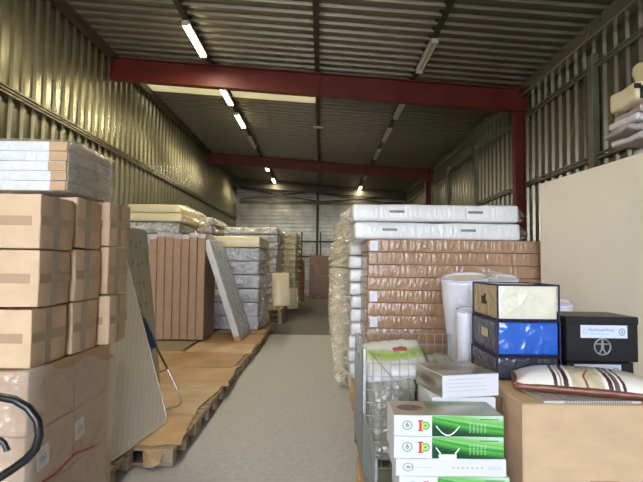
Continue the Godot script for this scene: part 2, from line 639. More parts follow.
func barcode_tex() -> ImageTexture:
	var im = Image.create(96, 96, false, Image.FORMAT_RGB8)
	im.fill(C(226, 224, 228))
	var r = RandomNumberGenerator.new()
	r.seed = 9
	var x = 20
	while x < 76:
		var w = r.randi_range(1, 4)
		im.fill_rect(Rect2i(x, 36, w, 34), C(120, 124, 140))
		x += w + r.randi_range(1, 3)
	im.fill_rect(Rect2i(20, 16, 50, 4), C(170, 170, 180))
	im.fill_rect(Rect2i(20, 25, 38, 4), C(170, 170, 180))
	im.fill_rect(Rect2i(24, 76, 44, 4), C(150, 150, 160))
	return ImageTexture.create_from_image(im)

func black_label_tex() -> ImageTexture:
	var im = Image.create(256, 64, false, Image.FORMAT_RGB8)
	im.fill(C(206, 216, 230))
	var r = RandomNumberGenerator.new()
	r.seed = 15
	var x = 44
	while x < 176:
		var l = r.randi_range(5, 12)
		im.fill_rect(Rect2i(x, 18 + r.randi_range(-2, 2), l, 12), C(140, 158, 190))
		im.fill_rect(Rect2i(x + 2, 22, maxi(1, l - 5), 4), C(200, 210, 226))
		x += l + 4
	im.fill_rect(Rect2i(50, 42, 110, 3), C(168, 180, 204))
	disc(im, 22, 30, 9, 12, C(160, 176, 200))
	disc(im, 226, 32, 14, 18, C(110, 116, 128))
	disc(im, 226, 32, 4, 8, C(130, 136, 146))
	return ImageTexture.create_from_image(im)

func pillow_tex() -> ImageTexture:
	var s = 320
	var im = Image.create(s, s, false, Image.FORMAT_RGB8)
	for y in s:
		for x in s:
			var u = float(x) / s
			var v = float(y) / s
			var c = C(226, 222, 214)
			var q = u + 0.05 * sin(v * 3.0)
			for b in [[0.30, 0.012, C(70, 46, 40)], [0.335, 0.006, C(150, 130, 110)], [0.37, 0.016, C(60, 44, 44)], [0.66, 0.014, C(60, 44, 46)], [0.70, 0.016, C(96, 78, 72)], [0.745, 0.010, C(70, 40, 34)]]:
				if absf(q - b[0]) < b[1]:
					c = b[2]
			if q > 0.41 and q < 0.62:
				c = C(204, 192, 164).lerp(C(182, 168, 140), 0.5 + 0.5 * sin(u * 40.0 + 6.0 * sin(v * 9.0)))
				if absf(q - 0.53 - 0.03 * sin(v * 12.0)) < 0.008:
					c = C(130, 78, 52)
			im.set_pixel(x, y, c)
	return ImageTexture.create_from_image(im)

func stripes_tex() -> ImageTexture:
	var im = Image.create(256, 64, false, Image.FORMAT_RGB8)
	im.fill(C(206, 202, 198))
	for k in 30:
		im.fill_rect(Rect2i(54 + k * 6, 4, 3, 56), C(70, 60, 64))
	im.fill_rect(Rect2i(54, 28, 180, 6), C(196, 188, 182))
	return ImageTexture.create_from_image(im)

func green_bag_tex() -> ImageTexture:
	var s = 192
	var im = Image.create(s, s, false, Image.FORMAT_RGB8)
	for y in s:
		for x in s:
			var u = float(x) / s
			var v = float(y) / s
			var c = C(214, 212, 204)
			var k = v - 0.35 - 0.25 * sin(u * 3.0)
			if absf(k) < 0.16:
				c = C(150, 176, 84).lerp(C(196, 206, 150), absf(k) / 0.16)
			if u > 0.5 and u < 0.72 and v > 0.36 and v < 0.5:
				c = C(176, 96, 86)
			if v > 0.72:
				c = C(206, 204, 202)
			im.set_pixel(x, y, c)
	return ImageTexture.create_from_image(im)

# ---------------------------------------------------------------- the scene
func _ready() -> void:
	rng.seed = 20
	# camera: a phone held at 1.7 m, tipped up a little
	var cam = Camera3D.new()
	cam.name = "camera"
	cam.position = Vector3(0, 1.7, 0)
	cam.rotation_degrees = Vector3(2.86, 0.0, 0.7)
	cam.fov = 53.33
	cam.near = 0.05
	cam.far = 200.0
	add_child(cam)
	cam.current = true
	# sky: bright overcast
	var sm = ProceduralSkyMaterial.new()
	sm.sky_top_color = Color(0.80, 0.86, 0.95)
	sm.sky_horizon_color = Color(0.93, 0.95, 0.98)
	sm.ground_bottom_color = Color(0.5, 0.49, 0.47)
	sm.ground_horizon_color = Color(0.7, 0.7, 0.69)
	sm.sun_angle_max = 0.0
	var sky = Sky.new()
	sky.sky_material = sm
	var env = Environment.new()
	env.background_mode = Environment.BG_SKY
	env.sky = sky
	env.background_energy_multiplier = 17.0
	env.tonemap_mode = Environment.TONE_MAPPER_LINEAR
	env.tonemap_exposure = 1.15
	env.sdfgi_enabled = true
	env.ssao_enabled = true
	env.ssil_enabled = true
	var we = WorldEnvironment.new()
	we.name = "environment"
	we.environment = env
	add_child(we)

	# sun: high, from the side and slightly from behind the building, so it lights the yard and not the room
	var sun = DirectionalLight3D.new()
	sun.name = "sun"
	sun.light_color = Color(1.0, 0.95, 0.86)
	sun.light_energy = 16.0
	sun.light_angular_distance = 0.6
	sun.shadow_enabled = true
	add_child(sun)
	sun.look_at_from_position(Vector3.ZERO, Vector3(-0.75, -0.8, 0.12), Vector3.UP)

	make_materials()
	build_shell()
	build_frame()
	build_lamps()
	build_left_platform()
	build_left_boxes()
	build_left_leaning()
	build_left_stacks()
	build_right_stacks()
	build_cage()
	build_right_front()
	build_background()
	build_pallet_jack()

# ---------------------------------------------------------------- shell
func corr(length: float, pitches: int, pitch: float, flat_share: float, depth: float) -> ArrayMesh:
	var key = "k%.3f_%d_%.3f_%.3f_%.3f" % [length, pitches, pitch, flat_share, depth]
	if cache.has(key):
		return cache[key]
	var st = new_st()
	var pts = []
	for i in pitches:
		var u0 = i * pitch
		var side = pitch * 0.075
		var fl = pitch * flat_share
		var top = pitch - fl - 2 * side
		pts.append(Vector2(u0, 0))
		pts.append(Vector2(u0 + fl, 0))
		pts.append(Vector2(u0 + fl + side, depth))
		pts.append(Vector2(u0 + fl + side + top, depth))
	pts.append(Vector2(pitches * pitch, 0))
	for i in pts.size() - 1:
		var a: Vector2 = pts[i]
		var b: Vector2 = pts[i + 1]
		quad(st, Vector3(a.x, 0, a.y), Vector3(b.x, 0, b.y), Vector3(b.x, length, b.y), Vector3(a.x, length, a.y), Vector3(0, 0, 1))
	# folded edge so that the sheet has an end of its own
	var e = pitches * pitch
	quad(st, Vector3(e, 0, 0), Vector3(e, 0, -0.01), Vector3(e, length, -0.01), Vector3(e, length, 0), Vector3(1, 0, 0))
	cache[key] = st.commit()
	return cache[key]

func build_shell() -> void:
	var fl = setting("floor", "worn pale concrete floor running down the aisle", "floor")
	part(fl, "concrete_slab", cbox(XR - XL, 0.2, 11.75 + Z_FRONT, 0.006), M.concrete, Vector3((XL + XR) / 2, -0.2, (Z_FRONT - 11.75) / 2))
	part(fl, "darker_slab", cbox(XR - XL, 0.2, D_BACK - 11.77, 0.006), M.concrete_dark, Vector3((XL + XR) / 2, -0.2, -(11.77 + D_BACK) / 2), Vector3.ZERO, "darker concrete slab at the far end")  # darker concrete colour from here to the back wall
	var yd = setting("floor_yard", "pale yard in front of the open door", "yard")
	part(yd, "yard_slab", cbox(40, 0.2, 30, 0.01), M.yard, Vector3(0, -0.22, Z_FRONT + 15.2))

	var hl = roof_y(XL) - 0.02
	var wl = setting("wall_left", "olive ribbed metal wall along the left side", "wall")
	part(wl, "outer_panel", cbox(0.12, 6.75, D_BACK + Z_FRONT, 0.01), M.outer_slab, Vector3(XL - 0.08, 0, (Z_FRONT - D_BACK) / 2))
	var sheet = corr(hl, 3, 0.31, 0.66, 0.05)
	var bl = Basis(Vector3(0, 0, -1), Vector3(0, 1, 0), Vector3(1, 0, 0))
	var k = 0
	while k * 0.93 < D_BACK + Z_FRONT:
		var s = part(wl, "cladding_sheet", sheet, M.clad_left)
		s.transform = Transform3D(bl, Vector3(XL, 0.0, Z_FRONT - k * 0.93))
		k += 1
	var hr = roof_y(XR) - 0.02
	var wr = setting("wall_right", "dark ribbed metal wall along the right side", "wall")
	part(wr, "outer_panel", cbox(0.12, 6.2, D_BACK + Z_FRONT, 0.01), M.outer_slab, Vector3(XR + 0.08, 0, (Z_FRONT - D_BACK) / 2))
	var sheet_r = corr(hr, 3, 0.31, 0.66, 0.05)
	var br = Basis(Vector3(0, 0, 1), Vector3(0, 1, 0), Vector3(-1, 0, 0))
	k = 0
	while k * 0.93 < D_BACK + Z_FRONT:
		var s = part(wr, "cladding_sheet", sheet_r, M.clad_right)
		s.transform = Transform3D(br, Vector3(XR, 0.0, -D_BACK + k * 0.93))
		k += 1
	var wb = setting("wall_back", "pale galvanised wall with level ribs at the far end", "wall")
	part(wb, "outer_panel", cbox(XR - XL + 0.3, 6.75, 0.12, 0.01), M.outer_slab, Vector3((XL + XR) / 2, 0, -D_BACK - 0.09))
	var sheet_b = corr((XR - XL) / 2, 4, 0.22, 0.55, 0.035)
	var bb = Basis(Vector3(0, 1, 0), Vector3(-1, 0, 0), Vector3(0, 0, 1))
	for row in 8:
		for half in 2:
			var s = part(wb, "cladding_sheet", sheet_b, M.clad_back)
			s.transform = Transform3D(bb, Vector3(XL + (half + 1) * (XR - XL) / 2, row * 0.88, -D_BACK))
	# front wall with the wide open loading door behind the camera
	var wf = setting("wall_front", "metal front wall around the open loading door", "wall")
	var x0 = -4.6
	var x1 = 1.6
	var top = 5.3
	part(wf, "side_panel", cbox(x0 - XL + 0.15, 6.7, 0.15, 0.01), M.outer_slab, Vector3((x0 + XL - 0.15) / 2, 0, Z_FRONT + 0.08))
	part(wf, "side_panel", cbox(XR - x1 + 0.15, 6.5, 0.15, 0.01), M.outer_slab, Vector3((x1 + XR + 0.15) / 2, 0, Z_FRONT + 0.08))
	part(wf, "lintel_panel", cbox(x1 - x0, 6.7 - top, 0.15, 0.01), M.outer_slab, Vector3((x0 + x1) / 2, top, Z_FRONT + 0.08))

	# roof: ribbed deck sheets, two to a row, with a skylight left of the middle
	var ce = setting("ceiling", "dark ribbed steel roof deck sloping down to the right", "ceiling")
	var ang = -atan(SLOPE)
	var vdir = Vector3(cos(ang), sin(ang), 0)
	var bs = Basis(Vector3(0, 0, -1), vdir, Vector3(0, 0, -1).cross(vdir))
	var xm = -0.15
	var left_len = (xm - XL) / cos(ang)
	var right_len = (XR + 0.05 - xm) / cos(ang)
	var dl = corr(left_len, 3, 0.3, 0.52, 0.055)
	var dr = corr(right_len, 3, 0.3, 0.52, 0.055)
	k = 0
	var sk0 = 11.7
	var sk1 = 13.5
	while k * 0.9 < D_BACK + Z_FRONT:
		var d = -Z_FRONT + k * 0.9
		if not (d > sk0 - 0.1 and d < sk1 - 0.1):
			var s = part(ce, "deck_sheet", dl, M.deck)
			s.transform = Transform3D(bs, Vector3(XL, roof_y(XL), -d))
		var s2 = part(ce, "deck_sheet", dr, M.deck)
		s2.transform = Transform3D(bs, Vector3(xm, roof_y(xm), -d))
		k += 1
	# weatherproof slabs above the deck, open over the skylight
	var y_mid = roof_y((XL + xm) / 2) + 0.03
	var st = new_st()
	var b2 = Basis(vdir, Vector3(-vdir.y, vdir.x, 0), Vector3(0, 0, 1))
	add_cbox(st, Vector3((XL + xm) / 2, y_mid + 0.03, (Z_FRONT - sk0) / 2), Vector3(left_len, 0.06, sk0 + Z_FRONT), 0.005, b2)
	add_cbox(st, Vector3((XL + xm) / 2, y_mid + 0.03, -(sk1 + D_BACK) / 2), Vector3(left_len, 0.06, D_BACK - sk1), 0.005, b2)
	add_cbox(st, Vector3((XR + xm) / 2, roof_y((XR + xm) / 2) + 0.06, (Z_FRONT - D_BACK) / 2), Vector3(right_len, 0.06, D_BACK + Z_FRONT), 0.005, b2)
	part(ce, "insulation", st.commit(), M.outer_slab)
	var sl = setting("window_1", "translucent corrugated skylight strip behind the nearest red beam", "skylight")
	var sc = corr((xm - XL) / cos(ang), 6, 0.3, 0.5, 0.05)
	var sp = part(sl, "corrugated_pane", sc, M.skylight)
	sp.transform = Transform3D(bs, Vector3(XL, roof_y(XL) + 0.24, -sk0))
	for d in [sk0, sk1]:
		var st2 = new_st()
		add_cbox(st2, Vector3((XL + xm) / 2, y_mid + 0.06, -d), Vector3(left_len, 0.24, 0.03), 0.003, b2)
		part(sl, "curb", st2.commit(), M.curb)
	for x in [XL + 0.02, xm]:
		var st3 = new_st()
		add_cbox(st3, Vector3(x, roof_y(x) + 0.09, -(sk0 + sk1) / 2), Vector3(0.03, 0.24, sk1 - sk0), 0.003)
		part(sl, "curb", st3.commit(), M.curb)

func i_beam(o: Node3D, x0: float, x1: float, y_at: Callable, d: float, depth: float, fw: float, m: Material) -> void:
	var ang = -atan(SLOPE)
	var bs = Basis(Vector3(cos(ang), sin(ang), 0), Vector3(-sin(ang), cos(ang), 0), Vector3(0, 0, 1))
	var xm = (x0 + x1) / 2
	var yt: float = y_at.call(xm)
	var l = (x1 - x0) / cos(ang)
	for w in [["top_flange", yt - 0.012, 0.024, fw], ["web", yt - depth / 2, depth - 0.05, 0.014], ["bottom_flange", yt - depth + 0.012, 0.024, fw]]:
		var st = new_st()
		add_cbox(st, Vector3(xm, w[1], -d), Vector3(l, w[2], w[3]), 0.003, bs)
		part(o, w[0], st.commit(), m)
	# bolted end plates and stiffeners
	for x in [x0 + 0.05, xm, x1 - 0.05]:
		var st = new_st()
		add_cbox(st, Vector3(x, y_at.call(x) - depth / 2, -d), Vector3(0.016, depth - 0.05, fw * 0.9), 0.002, bs)
		part(o, "stiffener", st.commit(), m)

func build_frame() -> void:
	var under = func(x: float) -> float: return roof_y(x) - 0.17
	var names = ["dark red steel roof beam nearest the camera, in front of the skylight", "second dark red roof beam, beyond the lit lamps", "farthest dark steel roof beam close to the back wall"]
	var ds = [11.0, 20.5, 26.6]
	for i in 3:
		var o = thing("roof_beam", names[i], "beam", Vector3.ZERO, 0, "steel roof beams")
		i_beam(o, XL + 0.06, XR - 0.08, under, ds[i], 0.53 if i == 0 else 0.46, 0.2, M.steel_red if i < 2 else M.steel_dark)
	var cn = ["red steel column against the right wall under the nearest beam", "red steel column against the right wall under the second beam"]
	for i in 2:
		var o = thing("column", cn[i], "column", Vector3(XR - 0.3, 0, -ds[i]), 0, "red columns on the right wall")
		var h: float = under.call(XR - 0.3) - 0.5
		part(o, "flange", cbox(0.016, h, 0.2, 0.003), M.steel_red, Vector3(-0.11, 0, 0))
		part(o, "flange", cbox(0.016, h, 0.2, 0.003), M.steel_red, Vector3(0.11, 0, 0))
		part(o, "web", cbox(0.2, h, 0.012, 0.002), M.steel_red)
		part(o, "base_plate", cbox(0.3, 0.02, 0.3, 0.003), M.steel_red)
	# purlins along the building
	var xs = [-2.63, -0.15, 2.08]
	var pn = ["left roof purlin that carries the lit lamps", "middle roof purlin along the joint of the deck sheets", "right roof purlin that carries the unlit lamps"]
	for i in 3:
		var o = thing("purlin", pn[i], "purlin", Vector3(xs[i], roof_y(xs[i]) - 0.17, (Z_FRONT - D_BACK) / 2), 0, "roof purlins")
		var l = D_BACK + Z_FRONT - 0.1
		part(o, "web", cbox(0.012, 0.17, l, 0.002), M.steel_dark)
		part(o, "lower_flange", cbox(0.11, 0.012, l, 0.002), M.steel_dark, Vector3(0, 0, 0))
		part(o, "upper_flange", cbox(0.11, 0.012, l, 0.002), M.steel_dark, Vector3(0, 0.158, 0))
	var ev = thing("eaves_beam", "deep grey eaves beam along the top of the right wall", "beam", Vector3(XR - 0.18, roof_y(XR) - 0.36, (Z_FRONT - D_BACK) / 2))
	part(ev, "web", cbox(0.24, 0.28, D_BACK + Z_FRONT - 0.1, 0.02), M.clad_right)
	var ev2 = thing("eaves_beam", "dark eaves rail along the top of the left wall", "beam", Vector3(XL + 0.12, roof_y(XL) - 0.24, (Z_FRONT - D_BACK) / 2))
	part(ev2, "web", cbox(0.14, 0.2, D_BACK + Z_FRONT - 0.1, 0.01), M.steel_dark)
	# wall rails
	var gl = thing("wall_rail", "long horizontal rail of paired tubes on the left wall", "rail", Vector3(XL + 0.08, 4.3, (Z_FRONT - D_BACK) / 2))
	for k in 3:
		part(gl, "tube", cbox(0.06, 0.035, D_BACK + Z_FRONT - 0.1, 0.008), M.clad_left, Vector3(0.02, k * 0.055, 0))
	var rails = [[3.58, "lower horizontal rail on the right wall above the cream board", 0.12], [5.2, "upper horizontal rail on the right wall under the eaves", 0.1]]
	for r in rails:
		var g = thing("wall_rail", r[1], "rail", Vector3(XR - 0.08, r[0], (Z_FRONT - D_BACK) / 2), 0, "rails on the right wall")
		part(g, "tube", cbox(0.05, 0.05, D_BACK + Z_FRONT - 0.1, 0.01), M.steel_grey)
		part(g, "tube", cbox(0.03, 0.03, D_BACK + Z_FRONT - 0.1, 0.008), M.steel_grey, Vector3(-0.03, r[2] * 0.6, 0))
	var posts = [[8.3, "grey steel wall post nearest the bundles on the right"], [14.7, "grey steel wall post just past the nearest red column"], [17.9, "grey steel wall post farther down the right wall"]]
	for p in posts:
		var o = thing("wall_post", p[1], "post", Vector3(XR - 0.1, 0, -p[0]), 0, "grey posts on the right wall")
		part(o, "post", cbox(0.13, 5.45, 0.16, 0.01), M.steel_grey)
	# bracing and posts in front of the back wall
	var br = thing("wall_bracing", "dark diagonal bracing under the roof at the back wall", "bracing", Vector3(0, 0, -26.9))
	part(br, "diagonal", tube([Vector3(-4.6, 5.35, 0), Vector3(-0.1, 5.9, 0)], 0.045), M.steel_dark)
	part(br, "diagonal", tube([Vector3(-0.1, 5.25, 0), Vector3(-4.6, 6.0, 0)], 0.045), M.steel_dark)
	part(br, "diagonal", tube([Vector3(-0.1, 5.25, 0), Vector3(4.5, 5.6, 0)], 0.045), M.steel_dark)
	part(br, "diagonal", tube([Vector3(-0.1, 5.75, 0), Vector3(4.5, 5.1, 0)], 0.045), M.steel_dark)
	part(br, "chord", cbox(9.2, 0.16, 0.12, 0.01), M.steel_dark, Vector3(-0.05, 5.12, 0))
	var bp = thing("wall_post", "thin dark post in the middle of the back wall", "post", Vector3(-0.25, 0, -27.6))
	part(bp, "post", cbox(0.14, 5.9, 0.14, 0.01), M.steel_dark)

func build_lamps() -> void:
	# [x, depth of the near end, lit, label]
	var rows = [
		[-2.63, 5.4, true, "lit strip lamp above the frame over the left boxes"],
		[-2.63, 1.6, true, "lit strip lamp above the camera on the left"],
		[-2.63, 8.85, true, "lit twin-tube strip lamp nearest the camera on the left purlin"],
		[-2.63, 12.05, true, "lit strip lamp hanging beside the skylight"],
		[-2.63, 14.3, true, "lit strip lamp just beyond the skylight"],
		[-2.63, 17.0, false, "unlit strip lamp on the left purlin before the second beam"],
		[-2.63, 21.6, true, "lit strip lamp just beyond the second red beam"],
		[-2.63, 25.0, true, "lit strip lamp on the left near the back wall"],
		[2.08, 8.8, false, "unlit strip lamp nearest the camera on the right purlin"],
		[2.08, 12.1, false, "unlit strip lamp on the right purlin beyond the nearest beam"],
		[2.08, 14.7, false, "unlit strip lamp on the right purlin, third from the camera"],
		[2.08, 17.4, false, "unlit strip lamp on the right purlin before the second beam"],
		[2.08, 22.0, false, "unlit strip lamp on the right beyond the second beam"],
		[2.08, 25.4, true, "lit strip lamp on the right near the back wall"]]
	for r in rows:
		var len = 1.45
		var y = roof_y(r[0]) - 0.17 - 0.13
		var o = thing("strip_lamp", r[3], "lamp", Vector3(r[0], y, -(r[1] + len / 2)), 0, "strip lamps under the roof")
		part(o, "housing", cbox(0.15, 0.05, len, 0.01), M.lamp_body, Vector3(0, 0.05, 0))
		for z in [-0.5, 0.5]:
			part(o, "hanger", cbox(0.02, 0.04, 0.04, 0.003), M.steel_dark, Vector3(0, 0.1, z))
		for s in [-0.045, 0.045]:
			part(o, "tube_lamp", tube([Vector3(s, 0.02, -len / 2 + 0.04), Vector3(s, 0.02, len / 2 - 0.04)], 0.018, 8), M.tube_on if r[2] else M.tube_off)
		for z in [-len / 2 + 0.02, len / 2 - 0.02]:
			part(o, "end_cap", cbox(0.14, 0.05, 0.03, 0.004), M.lamp_body, Vector3(0, 0, z))
		if r[2]:
			var a = AreaLight3D.new()
			a.name = "lamp_light"
			a.area_size = Vector2(0.13, len - 0.08)
			a.light_color = Color(1.0, 0.94, 0.80)
			a.light_energy = 7.0
			a.area_range = 40.0
			a.area_attenuation = 2.0
			a.shadow_enabled = true
			a.position = Vector3(0, -0.01, 0)
			a.rotation_degrees = Vector3(-90, 0, 0)
			o.add_child(a, true)
	var e = thing("emergency_light", "small white fitting on the middle purlin between the beams", "lamp", Vector3(-0.15, roof_y(-0.15) - 0.25, -15.2))
	part(e, "housing", cbox(0.32, 0.07, 0.12, 0.015), M.lamp_body)
	part(e, "bracket", cbox(0.04, 0.02, 0.04, 0.003), M.steel_dark, Vector3(0, 0.065, 0))

# ---------------------------------------------------------------- pallets and cardboard on the left
func pallet(label: String, at: Vector3, turn := 0.0, grp := "wooden pallets", grey := false) -> Node3D:
	var key = "pallet%d" % int(grey)
	if cache.has(key):
		var c = copy_of(cache[key], "wooden_pallet", label, at)
		c.rotation.y = turn
		c.set_meta("group", grp)
		return c
	var m: Material = M.wood_grey if grey else M.wood
	# 1.2 m along x, 0.8 m along z
	var o = thing("wooden_pallet", label, "pallet", at, turn, grp)
	for z in [-0.35, 0.0, 0.35]:
		part(o, "bottom_board", cbox(1.2, 0.022, 0.1, 0.003), m, Vector3(0, 0, z))
		for x in [-0.53, 0.0, 0.53]:
			part(o, "block", cbox(0.14, 0.078, 0.1, 0.004), m, Vector3(x, 0.022, z))
	for x in [-0.53, 0.0, 0.53]:
		part(o, "cross_board", cbox(0.14, 0.02, 0.8, 0.003), m, Vector3(x, 0.1, 0))
	for z in [-0.34, -0.17, 0.0, 0.17, 0.34]:
		part(o, "top_board", cbox(1.2, 0.02, 0.12, 0.003), m, Vector3(0, 0.12, z))
	cache[key] = o
	return o

func card_sheet(w: float, d: float, sd: int, lift := 0.012, th := 0.006) -> ArrayMesh:
	var nz = FastNoiseLite.new()
	nz.seed = sd
	nz.frequency = 1.1
	var r = RandomNumberGenerator.new()
	r.seed = sd
	var nx = maxi(4, int(w / 0.12))
	var nd = maxi(4, int(d / 0.12))
	var st = new_st()
	var top = []
	for i in nx + 1:
		var row = []
		for j in nd + 1:
			var ex = 0.0
			var ez = 0.0
			if i == 0 or i == nx:
				ex = r.randf_range(-0.02, 0.02)
			if j == 0 or j == nd:
				ez = r.randf_range(-0.02, 0.02)
			var x = -w / 2 + w * i / nx + ex
			var z = -d / 2 + d * j / nd + ez
			row.append(Vector3(x, th + lift * (0.5 + nz.get_noise_2d(x, z)), z))
		top.append(row)
	var dn = Vector3(0, -th, 0)
	for i in nx:
		for j in nd:
			quad(st, top[i][j], top[i + 1][j], top[i + 1][j + 1], top[i][j + 1], Vector3.UP)
			quad(st, top[i][j] + dn, top[i + 1][j] + dn, top[i + 1][j + 1] + dn, top[i][j + 1] + dn, Vector3.DOWN)
	for i in nx:
		for e in [0, nd]:
			quad(st, top[i][e], top[i + 1][e], top[i + 1][e] + dn, top[i][e] + dn, Vector3(0, 0, -1 if e == 0 else 1))
	for j in nd:
		for e in [0, nx]:
			quad(st, top[e][j], top[e][j + 1], top[e][j + 1] + dn, top[e][j] + dn, Vector3(-1 if e == 0 else 1, 0, 0))
	return st.commit()

func build_left_platform() -> void:
	for i in 11:
		var d = 4.52 + i * 0.82
		pallet("wooden pallet under the cardboard along the aisle, %s from the camera" % ("nearest" if i == 0 else ORD[i]), Vector3(-1.83 + rng.randf_range(-0.02, 0.02), 0, -d), rng.randf_range(-0.02, 0.02), "pallets under the cardboard sheets", true)
	for i in 6:
		var d = 8.6 + i * 0.82
		pallet("wooden pallet under the upright cartons and stacks, %s of the inner row" % ("nearest" if i == 0 else ORD[i]), Vector3(-3.08, 0, -d), 0, "inner row of pallets", true)
	pallet("dark wooden pallet under the leaning patterned mattress", Vector3(-2.16, 0, -3.72), 0.0, "pallets by the mattress", true)
	var sheets = [
		[-1.72, 4.62, 0.98, 0.95, 0.10, "carton_sheet", "torn cardboard sheet on the nearest pallet"],
		[-1.84, 5.62, 1.16, 1.18, -0.05, "carton_sheet_pale", "pale cardboard sheet in front of the folding frame"],
		[-1.76, 6.75, 1.10, 1.2, 0.06, "carton_sheet", "cardboard sheet in the middle of the pallet walkway"],
		[-1.90, 7.85, 1.22, 1.15, -0.03, "carton_sheet_brown", "browner cardboard sheet on the pallet walkway"],
		[-1.80, 8.95, 1.14, 1.2, 0.05, "carton_sheet_pale", "cardboard sheet lying in front of the upright cartons"],
		[-2.95, 7.2, 1.2, 2.6, 0.02, "carton_sheet", "cardboard sheet beside the printed mattress"],
		[-1.75, 10.1, 1.1, 1.3, 0.03, "carton_sheet_brown", "cardboard sheet under the leaning wrapped board"],
		[-1.78, 11.9, 1.1, 2.2, -0.02, "carton_sheet", "cardboard sheet under the grey mattress stack"]]
	var i = 0
	for s in sheets:
		var o = thing("cardboard_sheet", s[6], "cardboard", Vector3(s[0], 0.141 + 0.007 * (i % 2), -s[1]), s[4], "cardboard sheets on the pallets")
		part(o, "sheet", card_sheet(s[2], s[3], 60 + i, 0.008, 0.007), M[s[5]])
		i += 1
	var f = thing("cardboard_flap", "torn cardboard flap hanging down at the pallet end", "cardboard", Vector3(-1.36, 0.135, -4.12), 0.2)
	var st = new_st()
	var pts = [[-0.12, 0.0, -0.02], [0.02, 0.004, 0.0], [0.06, -0.01, 0.0], [-0.06, -0.02, 0.07], [-0.02, -0.11, 0.09], [0.03, -0.08, 0.1], [-0.1, -0.12, 0.05]]
	var v = []
	for p in pts:
		v.append(Vector3(p[0], p[1], p[2]))
	for t in [[0, 1, 3], [1, 2, 5], [1, 5, 3], [3, 5, 4], [0, 3, 6], [3, 4, 6]]:
		tri(st, v[t[0]], v[t[1]], v[t[2]], Vector3(0, 0.5, 1))
		tri(st, v[t[0]] - Vector3(0, 0.005, 0.004), v[t[1]] - Vector3(0, 0.005, 0.004), v[t[2]] - Vector3(0, 0.005, 0.004), Vector3(0, -0.5, -1))
	part(f, "flap", st.commit(), M.carton_sheet)

# ---------------------------------------------------------------- boxes front left
func carton(label: String, at: Vector3, w: float, h: float, d: float, m: Material, grp: String, turn := 0.0, tapes := true) -> Node3D:
	var o = thing("cardboard_box", label, "box", at, turn, grp)
	part(o, "body", soft_box(w, h, d, 0.008, 0.008, int(h * 1000) % 7, 2.6, 0.09) if tapes else cbox(w, h, d, 0.006), m)
	if tapes:
		# tape round the box at half height, and the upright seam tape on the aisle side
		part(o, "tape", cbox(w * 0.62, 0.05, 0.002, 0.0005), M.tape_brown, Vector3(w * 0.10, h * 0.42, d / 2 + 0.0005))
		part(o, "tape", cbox(0.002, 0.05, d * 0.96, 0.0005), M.tape_brown, Vector3(w / 2 + 0.0005, h * 0.42, 0))
		part(o, "seam_tape", cbox(0.002, h * 0.99, 0.055, 0.0005), M.tape_side, Vector3(w / 2 + 0.0015, 0, 0.02))
	return o

